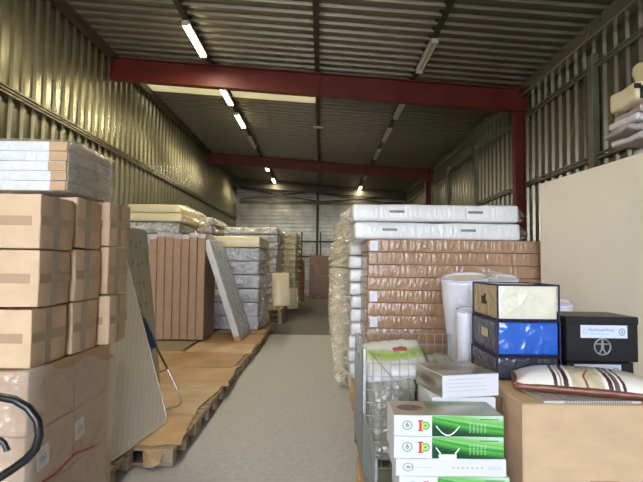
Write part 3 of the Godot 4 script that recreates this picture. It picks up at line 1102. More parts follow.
func build_left_boxes() -> void:
	pallet("wooden pallet under the film wrapped boxes", Vector3(-2.12, 0, -2.92), 0.0, "pallets under the boxes")
	var cols = [
		{"x": -1.50, "d0": 2.535, "d1": 2.88, "tops": [2.07, 1.768, 1.455, 1.14], "name": "nearest column of the taped boxes"},
		{"x": -1.48, "d0": 2.925, "d1": 3.235, "tops": [2.105, 1.785, 1.462, 1.14], "name": "middle column of the taped boxes"},
		{"x": -1.425, "d0": 3.26, "d1": 3.575, "tops": [2.12, 1.812, 1.48, 1.14], "name": "far column of the taped boxes"}]
	for c in cols:
		for i in 3:
			var t: float = c.tops[i]
			var b: float = c.tops[i + 1]
			var w = 0.52
			var jx = rng.randf_range(-0.03, 0.01)
			carton("brown taped cardboard box, %s of the %s" % [ORD[i], c.name], Vector3(c.x - w / 2 + jx, b, -(c.d0 + c.d1) / 2), w, t - b - 0.006, c.d1 - c.d0, M.carton_light, "taped boxes at the front left", rng.randf_range(-0.05, 0.05))
	# lower wrapped rows, one block deep on the pallet
	var tops = [1.136, 0.80, 0.47, 0.14]
	for i in 3:
		for j in 2:
			var d0 = 2.50 + j * 0.485
			var o = carton("cardboard box inside the hazy film, %s layer, %s" % [["top", "middle", "bottom"][i], ["near the camera", "beside the patterned mattress"][j]], Vector3(-1.50 - 0.3, tops[i + 1], -(d0 + 0.24)), 0.6, tops[i] - tops[i + 1] - 0.005, 0.478, M.carton_mid, "boxes inside the film", 0.0, false)
			if i == 1:
				var lab = part(o, "barcode_label", print_quad(0.115, 0.115), M.barcode, Vector3(0.3015, 0.165 - 0.05 - (0.0 if j == 0 else -0.02), 0.07 if j == 0 else 0.16), Vector3(0, PI / 2, 0.0), "white barcode label")
				lab.rotation = Vector3(0, PI / 2, 0.12)
	# the film itself: two faces round the stack, crumpled, with a loose upper edge
	var fw = thing("stretch_film", "hazy plastic stretch film around the lower cardboard boxes", "plastic film", Vector3(-1.5, 0.12, -2.49))
	var st = new_st()
	st.set_smooth_group(0)
	var nz = FastNoiseLite.new()
	nz.seed = 3
	nz.frequency = 3.5
	var path = [Vector2(-0.62, 0.0), Vector2(-0.45, 0.012), Vector2(-0.3, 0.012), Vector2(-0.15, 0.012), Vector2(0.012, 0.01), Vector2(0.016, -0.1), Vector2(0.016, -0.25), Vector2(0.016, -0.4), Vector2(0.016, -0.55), Vector2(0.016, -0.7), Vector2(0.016, -0.85), Vector2(0.016, -0.985), Vector2(-0.15, -1.0), Vector2(-0.35, -1.0), Vector2(-0.6, -1.0)]
	var g = []
	for i in path.size():
		var col = []
		for j in 13:
			var topy = 1.02 - 0.10 * clampf(-path[i].y, 0, 1) + 0.03 * sin(i * 1.7)
			var y = topy * j / 12.0
			var q = 0.012 + 0.014 * nz.get_noise_2d(i * 0.4, y)
			var p2: Vector2 = path[i]
			var n2 = Vector2(0, 1) if i < 4 else (Vector2(1, 0) if i > 4 and i < 11 else (Vector2(0.7, 0.7) if i == 4 else (Vector2(0.7, -0.7) if i == 11 else Vector2(0, -1))))
			col.append(Vector3(p2.x + n2.x * q, y, p2.y + n2.y * q))
		g.append(col)
	for i in path.size() - 1:
		for j in 12:
			var o = Vector3(1, 0, 1) if i < 11 else Vector3(0, 0, -1)
			if i < 4:
				o = Vector3(0, 0, 1)
			wind(st, g[i][j], g[i + 1][j], g[i + 1][j + 1], o)
			wind(st, g[i][j], g[i + 1][j + 1], g[i][j + 1], o)
	st.generate_normals()
	part(fw, "film", st.commit(), M.film_hazy)
	part(fw, "red_stripe", tube([Vector3(0.036, 0.42, -0.02), Vector3(0.037, 0.40, -0.25), Vector3(0.037, 0.43, -0.45), Vector3(0.037, 0.38, -0.72)], 0.006, 5), M.red_strap, Vector3.ZERO, Vector3.ZERO, "dull red strap")
	# flat packs on top
	var pn = 5
	var y0 = 2.125
	var th = 0.0595
	for i in pn:
		var idx = pn - 1 - i
		var o = thing("flat_pack", "white flat pack wrapped in film on the boxes, %s of five" % ORD[idx], "flat pack", Vector3(-1.535 - 0.62 + rng.randf_range(-0.008, 0.004), y0 + i * th, -3.15), 0, "white flat packs on the boxes")
		part(o, "panel", soft_box(1.24, th - 0.0005, 0.60, 0.003, 0.002, i, 4.0, 0.2), M.foam_white)
		var cw = 0.11 if i > 1 else 0.095
		part(o, "corner_guard", cbox(cw, th - 0.006, 0.02, 0.003), M.carton_mid, Vector3(0.62 - cw / 2 + 0.004, 0.001, 0.297), Vector3.ZERO, "brown cardboard corner")
		part(o, "film_end", soft_box(0.012, th - 0.002, 0.60, 0.005, 0.006, 20 + i, 14.0, 0.03, true), M.film_bunched, Vector3(0.628, 0, 0))
	var fo = thing("stretch_film", "clear crumpled film around the white flat packs", "plastic film", Vector3(-1.535, y0, -3.15))
	var st4 = new_st()
	st4.set_smooth_group(0)
	var rr = RandomNumberGenerator.new()
	rr.seed = 12
	var rows = []
	for i in 12:
		var row = []
		for j in 8:
			row.append(Vector3(0.024 + rr.randf_range(0, 0.022), 0.306 * j / 7.0, 0.31 - 0.62 * i / 11.0))
		rows.append(row)
	for i in 11:
		for j in 7:
			wind(st4, rows[i][j], rows[i + 1][j], rows[i + 1][j + 1], Vector3.RIGHT)
			wind(st4, rows[i][j], rows[i + 1][j + 1], rows[i][j + 1], Vector3.RIGHT)
	for j in range(0, 12):
		if j < 11:
			wind(st4, rows[j][7], rows[j + 1][7], rows[j + 1][7] + Vector3(-0.5, 0.004, 0), Vector3.UP)
			wind(st4, rows[j][7], rows[j + 1][7] + Vector3(-0.5, 0.004, 0), rows[j][7] + Vector3(-0.5, 0.004, 0), Vector3.UP)
	st4.generate_normals()
	part(fo, "film", st4.commit(), M.film_hazy)

# ---------------------------------------------------------------- leaning things on the left
func lean_basis(along: Vector3, up: Vector3) -> Basis:
	var l = along.normalized()
	var u = (up - l * up.dot(l)).normalized()
	return Basis(l, u, l.cross(u))

func build_left_leaning() -> void:
	# patterned mattress
	var o = thing("leaning_mattress", "pale patterned mattress in film leaning beside the taped boxes", "mattress")
	var a = Vector3(-1.63, 0.164, -3.61)
	var b = Vector3(-1.47, 0.164, -4.76)
	o.transform = Transform3D(lean_basis(b - a, Vector3(-0.31, 1, 0)), (a + b) / 2)
	var L = (b - a).length()
	part(o, "body", pad(L, 1.88, 0.17, 0.07), M.ticking, Vector3(0, 0, -0.085))
	var loop = []
	for c in [[1, 1, 0.0], [-1, 1, 0.5], [-1, -1, 1.0], [1, -1, 1.5]]:
		for k in 7:
			var q = PI * (c[2] + 0.5 * k / 6.0)
			loop.append(Vector3(c[0] * (L / 2 - 0.07) + 0.068 * cos(q), 0.94 + c[1] * (0.94 - 0.07) + 0.068 * sin(q), -0.012))
	part(o, "edge_piping", tube(loop, 0.012, 6, true), M.ticking_edge)
	# printed mattress behind it
	var o2 = thing("leaning_mattress", "mattress in printed grey wrap standing behind the patterned one", "mattress")
	a = Vector3(-2.16, 0.164, -4.85)
	b = Vector3(-1.98, 0.164, -6.1)
	o2.transform = Transform3D(lean_basis(b - a, Vector3(-0.13, 1, 0)), (a + b) / 2)
	L = (b - a).length()
	part(o2, "body", soft_box(L, 2.0, 0.2, 0.035, 0.012, 32, 2.5, 0.2), M.printed_wrap_plain, Vector3(0, 0, -0.105))
	part(o2, "printed_face", print_quad(L - 0.08, 1.92), M.printed_wrap, Vector3(0, 0.04, 0.006), Vector3.ZERO, "grey print on the wrap")
	# folding frame
	var f = thing("folding_frame", "folding steel bed frame with blue fabric beside the patterned mattress", "bed frame", Vector3(-1.5, 0.15, -5.0))
	part(f, "side_tube", tube([Vector3(-0.52, 1.28, -0.1), Vector3(-0.30, 0.80, -0.1), Vector3(-0.10, 0.44, -0.1)], 0.012, 8), M.steel_dark)
	part(f, "bent_tube", tube([Vector3(-0.10, 0.44, -0.1), Vector3(0.0, 0.24, -0.1), Vector3(0.05, 0.14, -0.1), Vector3(0.05, 0.09, -0.1), Vector3(0.02, 0.06, -0.1), Vector3(-0.12, 0.02, -0.1)], 0.010, 8), M.chrome)
	part(f, "cross_tube", tube([Vector3(-0.10, 0.44, -0.1), Vector3(-0.24, 0.38, -0.12)], 0.009, 8), M.chrome)
	var st = new_st()
	add_cbox(st, Vector3(-0.335, 0.80, -0.16), Vector3(0.07, 0.34, 0.02), 0.008, Basis(Vector3(0, 0, 1), 0.45))
	part(f, "fabric", st.commit(), M.blue_fabric, Vector3.ZERO, Vector3.ZERO, "blue fabric panel")

	# upright cartons
	var x = -3.47
	for i in 7:
		var w = 0.155
		var c = thing("upright_carton", "tall narrow brown carton standing on end, %s from the left" % ["first", "second", "third", "fourth", "fifth", "sixth", "seventh"][i], "carton", Vector3(x + w / 2, 0.165, -10.2), 0, "upright cartons in a row")
		c.rotation.z = 0.012 * (1.0 - i / 6.0)
		part(c, "body", cbox(w, 2.09 + 0.012 * ((i * 3) % 4), 0.96, 0.012), M.carton_upright)
		part(c, "film_cap", soft_box(w + 0.006, 0.10, 0.97, 0.01, 0.004, 50 + i % 3, 8.0, 0.08), M.film_cap, Vector3(0, 2.02 + 0.012 * ((i * 3) % 4), 0), Vector3.ZERO, "bunched clear film over the top end")
		x += 0.160
	# leaning wrapped panel
	var p = thing("wrapped_board", "long white film wrapped panel leaning against the upright cartons", "board")
	a = Vector3(-1.60, 0.165, -9.75)
	b = Vector3(-1.56, 0.165, -10.95)
	p.transform = Transform3D(lean_basis(b - a, Vector3(-0.345, 1, 0)), (a + b) / 2)
	L = (b - a).length()
	part(p, "body", soft_box(L, 2.15, 0.13, 0.012, 0.004, 33, 3.0, 0.25), M.mattress_grey, Vector3(0, 0, -0.06))
	part(p, "end_face", soft_box(0.01, 2.13, 0.125, 0.004, 0.002, 34, 3.0, 0.2), M.foam_white, Vector3(-L / 2 - 0.003, 0.01, -0.06), Vector3.ZERO, "cream edge of the panel")
	part(p, "corner_guard", cbox(0.012, 0.1, 0.12, 0.002), M.carton_mid, Vector3(-L / 2 - 0.008, 0.005, -0.06), Vector3.ZERO, "brown cardboard corner")

# ---------------------------------------------------------------- stacks
func mattress(label: String, at: Vector3, w: float, h: float, d: float, m: Material, grp: String, sd: int, ends: Array, fm: Material, tuft_len := 0.16) -> Node3D:
	# ends: which sides bunch their film: "l" (-x), "r" (+x), "f" (towards the door)
	var o = thing("wrapped_mattress", label, "mattress", at, 0, grp)
	part(o, "body", soft_box(w, h, d, minf(0.04, h * 0.3), 0.012, sd % 4, 2.2, 0.22), m)
	for e in ends:
		if e == "l":
			part(o, "bunched_film", tuft(h * 0.9, d * 0.96, tuft_len, sd % 5), fm, Vector3(-w / 2 + 0.02, h * 0.05, 0), Vector3(0, PI, 0))
		elif e == "r":
			part(o, "bunched_film", tuft(h * 0.9, d * 0.96, tuft_len, sd % 5), fm, Vector3(w / 2 - 0.02, h * 0.05, 0))
		else:
			part(o, "bunched_film", tuft(h * 0.9, w * 0.96, tuft_len, sd % 5), fm, Vector3(0, h * 0.05, d / 2 - 0.02), Vector3(0, -PI / 2, 0))
	return o

func build_left_stacks() -> void:
	# grey stack with an ivory mattress on top
	var y = 0.165
	for i in 6:
		mattress("grey film wrapped mattress behind the leaning panel, %s under the ivory one" % ["sixth", "fifth", "fourth", "third", "second", "first"][i], Vector3(-2.13 + rng.randf_range(-0.02, 0.02), y, -12.2), 1.36, 0.318, 1.9, M.mattress_grey, "grey mattresses behind the leaning panel", i, ["r"], M.film_bunched, 0.10)
		y += 0.32
	mattress("thick ivory mattress topping the grey stack behind the leaning panel", Vector3(-2.17, y + 0.002, -12.2), 1.46, 0.27, 1.95, M.mattress_ivory, "ivory mattresses", 2, [], M.film_bunched)
	# tall stack against the wall, behind the upright cartons
	y = 0.15
	for i in 9:
		mattress("grey film wrapped mattress against the left wall behind the cartons, %s under the ivory pair" % ["ninth", "eighth", "seventh", "sixth", "fifth", "fourth", "third", "second", "first"][i], Vector3(-4.1, y, -12.6), 1.26, 0.28, 1.9, M.mattress_grey, "mattresses under the ivory pair", i + 1, ["r", "f"], M.film_bunched, 0.12)
		y += 0.284
	for i in 2:
		mattress("%s ivory mattress of the pair on the stack by the left wall" % ["lower", "upper"][i], Vector3(-4.05 - 0.02 * i, y, -12.55), 1.3, 0.21, 1.95, M.mattress_ivory, "ivory mattresses", 1 + i, ["r"], M.film_bunched, 0.22)
		y += 0.212
	# farther stack with silver film
	y = 0.02
	for i in 12:
		mattress("silver film wrapped mattress of the far left stack, %s layer from the floor" % ["first", "second", "third", "fourth", "fifth", "sixth", "seventh", "eighth", "ninth", "tenth", "eleventh", "twelfth"][i], Vector3(-2.25 + rng.randf_range(-0.03, 0.03), y, -16.1), 1.70, 0.235, 1.9, M.mattress_grey, "silver mattresses of the far left stack", i, ["r", "f"], M.film_bunched, 0.12)
		y += 0.238
	# lumpy pile behind, by the wall
	y = 0.02
	for i in 12:
		mattress("grey wrapped mattress of the pile by the left wall, %s layer from the floor" % ["first", "second", "third", "fourth", "fifth", "sixth", "seventh", "eighth", "ninth", "tenth", "eleventh", "twelfth"][i], Vector3(-4.0 + rng.randf_range(-0.03, 0.03), y, -15.9), 1.16, 0.255, 1.9, M.mattress_grey, "mattresses of the wall pile", i + 2, ["r", "f"], M.film_bunched, 0.15)
		y += 0.262
	# narrow cream stack
	y = 0.02
	for i in 13:
		mattress("cream wrapped mattress of the narrow far stack, %s layer from the floor" % ["first", "second", "third", "fourth", "fifth", "sixth", "seventh", "eighth", "ninth", "tenth", "eleventh", "twelfth", "thirteenth"][i], Vector3(-1.75 + rng.randf_range(-0.03, 0.03), y, -19.8), 1.5, 0.222, 1.9, M.mattress_ivory, "cream mattresses of the far stack", i, ["r", "f"], M.film_bunched, 0.14)
		y += 0.226

func build_right_stacks() -> void:
	pallet("lower wooden pallet under the wrapped brown cartons", Vector3(0.98, 0, -5.75), 0, "pallets under the cartons")
	pallet("upper wooden pallet under the wrapped brown cartons", Vector3(0.99, 0.142, -5.76), 0.01, "pallets under the cartons")
	pallet("lower wooden pallet at the far end of the brown cartons", Vector3(2.2, 0, -5.75), 0, "pallets under the cartons")
	pallet("upper wooden pallet at the far end of the brown cartons", Vector3(2.2, 0.142, -5.75), 0, "pallets under the cartons")
	# brown cartons
	var y = 0.29
	for i in 12:
		var idx = 11 - i
		var o = thing("wrapped_carton", "long brown carton in glossy film on the right, %s of the pile" % ORD[idx], "carton", Vector3(0.53 + 1.02 + rng.randf_range(-0.008, 0.008), y, -5.9), 0, "long brown cartons in film")
		part(o, "body", soft_box(2.04, 0.141, 0.98, 0.007, 0.003, i % 4, 3.0, 0.25), M.carton_film)
		if idx in [0, 4, 6, 8]:
			part(o, "label", print_quad(0.085, 0.11), M.blue_tag, Vector3(-0.955, 0.012, 0.4935), Vector3.ZERO, "pale blue printed label")
		y += 0.1425
	# two white mattresses on top
	for i in 2:
		var o = mattress("%s white mattress in clear film on the brown cartons" % ["lower", "upper"][i], Vector3(1.33 - 0.02 * i, y, -5.98), 1.92, 0.205, 1.0, M.mattress_white, "white mattresses on the cartons", i, ["l", "r"], M.film_bunched, 0.12)
		for x in [-0.50, 0.40]:
			part(o, "handle", cbox(0.17, 0.028, 0.006, 0.002), M.steel_grey, Vector3(x + 0.1 * i - 0.05, 0.10, 0.507), Vector3.ZERO, "grey fabric handle")
		y += 0.208
	# white mattress stacks behind, bunched film towards the aisle
	var st = [[7.55, 0.40, 13, "first"], [9.75, 0.42, 13, "second"], [11.95, 0.40, 12, "third"], [14.3, 0.43, 13, "fourth"], [17.0, 0.46, 12, "fifth"]]
	for s in st:
		y = 0.02
		for i in s[2]:
			var h = 0.178
			mattress("white mattress with bunched film on the right, %s stack behind the cartons, %s layer up" % [s[3], ["first", "second", "third", "fourth", "fifth", "sixth", "seventh", "eighth", "ninth", "tenth", "eleventh", "twelfth", "thirteenth"][i]], Vector3(s[1] + 0.93 + rng.randf_range(-0.02, 0.02), y, -s[0]), 1.86, h, 1.95, M.mattress_white, "white mattresses stacked along the aisle", i + int(s[0]), ["l"], M.film_bunched, 0.17)
			y += h + 0.004
	var b = thing("brown_bundle", "small brown bundle poking out beside the top white mattresses", "bundle", Vector3(0.62, 2.39, -7.4))
	part(b, "wrapping", soft_box(0.5, 0.2, 0.5, 0.07, 0.06, 8, 5.0, 0.08, true), M.carton_brown)

# ---------------------------------------------------------------- wire cage and what it holds
func wire_panel(w: float, h: float, nx: int, ny: int) -> ArrayMesh:
	var st = new_st()
	for i in nx + 1:
		var x = -w / 2 + w * i / nx
		add_tube(st, [Vector3(x, 0, 0), Vector3(x, h, 0)], 0.0028, 4)
	for j in ny + 1:
		var y = h * j / ny
		add_tube(st, [Vector3(-w / 2, y, 0.004), Vector3(w / 2, y, 0.004)], 0.0028, 4)
	return st.commit()

func build_cage() -> void:
	for i in 2:
		pallet("%s wooden pallet under the wire mesh cage" % ["lower", "upper"][i], Vector3(0.68, 0.143 * i, -3.05), PI / 2, "pallets under the cage")
	var x0 = 0.285
	var x1 = 1.06
	var d0 = 2.52
	var d1 = 3.95
	var yb = 0.33
	var top = 1.12
	var o = thing("mesh_cage", "galvanised wire mesh cage holding boxes beside the aisle", "cage", Vector3((x0 + x1) / 2, yb, -(d0 + d1) / 2))
	var w = x1 - x0
	var d = d1 - d0
	var h = top - yb
	part(o, "base", cbox(w, 0.03, d, 0.005), M.steel_grey)
	for sx in [-1, 1]:
		for sz in [-1, 1]:
			part(o, "foot", cbox(0.06, 0.045, 0.06, 0.004), M.steel_dark, Vector3(sx * (w / 2 - 0.03), -0.045, sz * (d / 2 - 0.03)))
	for sx in [-1, 1]:
		part(o, "corner_post", cbox(0.03, h, 0.03, 0.004), M.galvanised, Vector3(sx * (w / 2 - 0.015), 0.03, -d / 2 + 0.015))
	part(o, "corner_post", cbox(0.026, h, 0.026, 0.004), M.galvanised, Vector3(-w / 2 + 0.013, 0.03, -0.02))
	part(o, "front_post", cbox(0.02, 0.35, 0.02, 0.004), M.galvanised, Vector3(-w / 2 + 0.01, 0.03, d / 2 - 0.015))
	var rear = wire_panel(w, h, 12, 9)
	part(o, "mesh_back", rear, M.wire, Vector3(0, 0.03, -d / 2 + 0.01))
	part(o, "mesh_side", wire_panel(0.68, h, 11, 9), M.wire, Vector3(-w / 2 + 0.006, 0.03, -0.37), Vector3(0, PI / 2, 0))
	part(o, "mesh_side", wire_panel(0.70, 0.36, 11, 5), M.wire, Vector3(-w / 2 + 0.006, 0.03, 0.35), Vector3(0, PI / 2, 0))
	part(o, "mesh_divider", wire_panel(0.36, h - 0.02, 6, 9), M.wire, Vector3(-w / 2 + 0.19, 0.03, -0.02))
	part(o, "brace", tube([Vector3(-w / 2 + 0.05, h, -0.018), Vector3(-w / 2 + 0.30, h - 0.28, -0.018)], 0.004, 5), M.wire)
	# green boxes
	var ys = [0.908, 0.797, 0.682, 0.590, 0.478, 0.366]
	var gd = 0.27
	var labs = ["white and green box with closed cord handle, topmost of its pile", "white and green box with its handle tucked under a white tab", "plain white box between the green ones", "white and green box just under the plain white box", "white and green box at the bottom of the cage"]
	for i in 5:
		var hh: float = ys[i] - ys[i + 1] - 0.002
		var gx = 0.69 + (0.012 if i == 2 else 0.0) + (0.03 if i > 2 else 0.0)
		var gw = 0.585
		var b = thing("product_box", labs[i], "box", Vector3(gx, ys[i + 1], -2.6 - gd / 2), 0, "printed boxes in the cage")
		part(b, "carton", cbox(gw, hh, gd, 0.003), M.white_card)
		part(b, "front_print", print_quad(gw - 0.004, hh - 0.003), M.long_front if i == 2 else M.green_front, Vector3(0, 0.0015, gd / 2 + 0.0008))
		if i == 0:
			var tp = part(b, "top_print_sheen", print_quad(gw - 0.004, gd - 0.004), M.green_top, Vector3(0, hh + 0.0008, gd / 2 - 0.002))
			tp.rotation = Vector3(-PI / 2, 0, 0)
			var arc = []
			for k in 9:
				var t = k / 8.0
				arc.append(Vector3(-0.07 + 0.125 * t, hh * (0.52 - 0.44 * sin(PI * t)), gd / 2 + 0.008))
			part(b, "handle", tube(arc, 0.0035, 6), M.handle_white)
		if i == 1:
			part(b, "handle", tube([Vector3(-0.07, hh * 0.52, gd / 2 + 0.006), Vector3(-0.045, hh * 0.24, gd / 2 + 0.008)], 0.0035, 6), M.handle_white)
			part(b, "handle", tube([Vector3(0.055, hh * 0.5, gd / 2 + 0.006), Vector3(0.03, hh * 0.24, gd / 2 + 0.008)], 0.0035, 6), M.handle_white)
			part(b, "tab", cbox(0.095, 0.026, 0.004, 0.001), M.white_card, Vector3(-0.008, -0.002, gd / 2 + 0.004))
	# boxes behind the pile
	var ub = thing("product_box", "flat white box with faint print behind the green pile", "box", Vector3(0.855, 0.362, -3.09), 0, "printed boxes in the cage")
	part(ub, "carton", cbox(0.38, 0.562, 0.40, 0.003), M.white_card)
	part(ub, "front_print", print_quad(0.37, 0.12), M.white_front, Vector3(0, 0.44, 0.2008))
	var wb = thing("product_box", "white box with a grey pictured lid, lying turned behind the green pile", "box", Vector3(0.86, 0.926, -3.08), 0.23, "printed boxes in the cage")
	part(wb, "carton", cbox(0.37, 0.132, 0.37, 0.003), M.white_card)
	part(wb, "front_print", print_quad(0.366, 0.128), M.white_front, Vector3(0, 0.002, 0.1858))
	part(wb, "lid_print", print_quad(0.366, 0.366), M.grey_top, Vector3(0, 0.1328, 0.183), Vector3(-PI / 2, 0, 0))
	part(wb, "side_print", print_quad(0.366, 0.128), M.grey_top, Vector3(-0.1858, 0.002, 0), Vector3(0, -PI / 2, 0))
	# bag with green print
	var bag = thing("plastic_bag", "white plastic bag with green print in the wire cage", "bag", Vector3(0.5, 0.362, -3.55))
	part(bag, "body", soft_box(0.38, 0.60, 0.56, 0.09, 0.05, 3, 4.0, 0.07), M.bag_grey)
	var st = new_st()
	st.set_smooth_group(0)
	var nz = FastNoiseLite.new()
	nz.seed = 8
	nz.frequency = 4.0
	var n = 14
	for side in [1.0, -1.0]:
		for i in n:
			for j in n:
				for k in ([[0, 0], [1, 0], [1, 1], [0, 0], [1, 1], [0, 1]] if side > 0 else [[0, 0], [1, 1], [1, 0], [0, 0], [0, 1], [1, 1]]):
					var u: float = -1.0 + 2.0 * (i + k[0]) / n
					var v: float = -1.0 + 2.0 * (j + k[1]) / n
					var e = pow(maxf((1.0 - pow(absf(u), 3.0)) * (1.0 - pow(absf(v), 3.0)), 0.0), 0.5)
					st.set_uv(Vector2(u * 0.5 + 0.5, v * 0.5 + 0.5))
					st.add_vertex(Vector3(u * 0.24, side * (0.07 * e) + 0.02 * nz.get_noise_2d(u, v), v * 0.22))
	st.generate_normals()
	part(bag, "printed_top", st.commit(), M.green_bag, Vector3(0.03, 0.66, 0.05), Vector3(0.42, 0.1, 0.10), "green and white printed face")
	var cr = thing("plastic_bag", "crumpled clear bag sagging over the white box in the cage", "bag", Vector3(0.86, 0.362, -3.73))
	part(cr, "body", soft_box(0.34, 0.68, 0.36, 0.1, 0.06, 9, 4.5, 0.07), M.bag_grey)

# ---------------------------------------------------------------- right foreground
func bedding_bag(label: String, at: Vector3, w: float, h: float, d: float, front: Material, side: Material, tag: int, turn := 0.0) -> void:
	var o = thing("bedding_bag", label, "bag", at, turn, "zipped bedding bags")
	part(o, "body", soft_box(w - 0.008, h - 0.006, d - 0.008, 0.014, 0.008, 5, 6.0, 0.06), front, Vector3(0, 0.003, 0))
	part(o, "side_panel", soft_box(0.012, h - 0.024, d - 0.03, 0.005, 0.005, 6, 8.0, 0.05), side, Vector3(-w / 2 + 0.003, 0.012, 0))
	var st = new_st()
	var r = 0.0065
	for sx in [-1, 1]:
		for sz in [-1, 1]:
			add_tube(st, [Vector3(sx * w / 2, 0.006, sz * d / 2), Vector3(sx * w / 2, h - 0.004, sz * d / 2)], r, 6)
	for y in [0.006, h - 0.004]:
		for s in [-1, 1]:
			add_tube(st, [Vector3(-w / 2, y, s * d / 2), Vector3(w / 2, y, s * d / 2)], r, 6)
			add_tube(st, [Vector3(s * w / 2, y, -d / 2), Vector3(s * w / 2, y, d / 2)], r, 6)
	part(o, "piping", st.commit(), M.pipe_navy, Vector3.ZERO, Vector3.ZERO, "navy edge piping")
	if tag == 0:
		var st2 = new_st()
		add_cbox(st2, Vector3(0, 0.02, 0), Vector3(0.003, 0.03, 0.10), 0.001)
		add_cbox(st2, Vector3(0, 0.055, 0.02), Vector3(0.003, 0.05, 0.03), 0.001, Basis(Vector3.RIGHT, 0.5))
		add_cbox(st2, Vector3(0, 0.05, -0.03), Vector3(0.003, 0.025, 0.05), 0.001)
		part(o, "emblem", st2.commit(), M.print_dark, Vector3(-w / 2 - 0.006, h * 0.36, 0.0), Vector3.ZERO, "dark printed emblem")
	elif tag == 1:
		part(o, "label", cbox(0.004, 0.06, 0.13, 0.001), M.tag_beige, Vector3(-w / 2 - 0.006, h * 0.42, 0.02), Vector3.ZERO, "beige label")

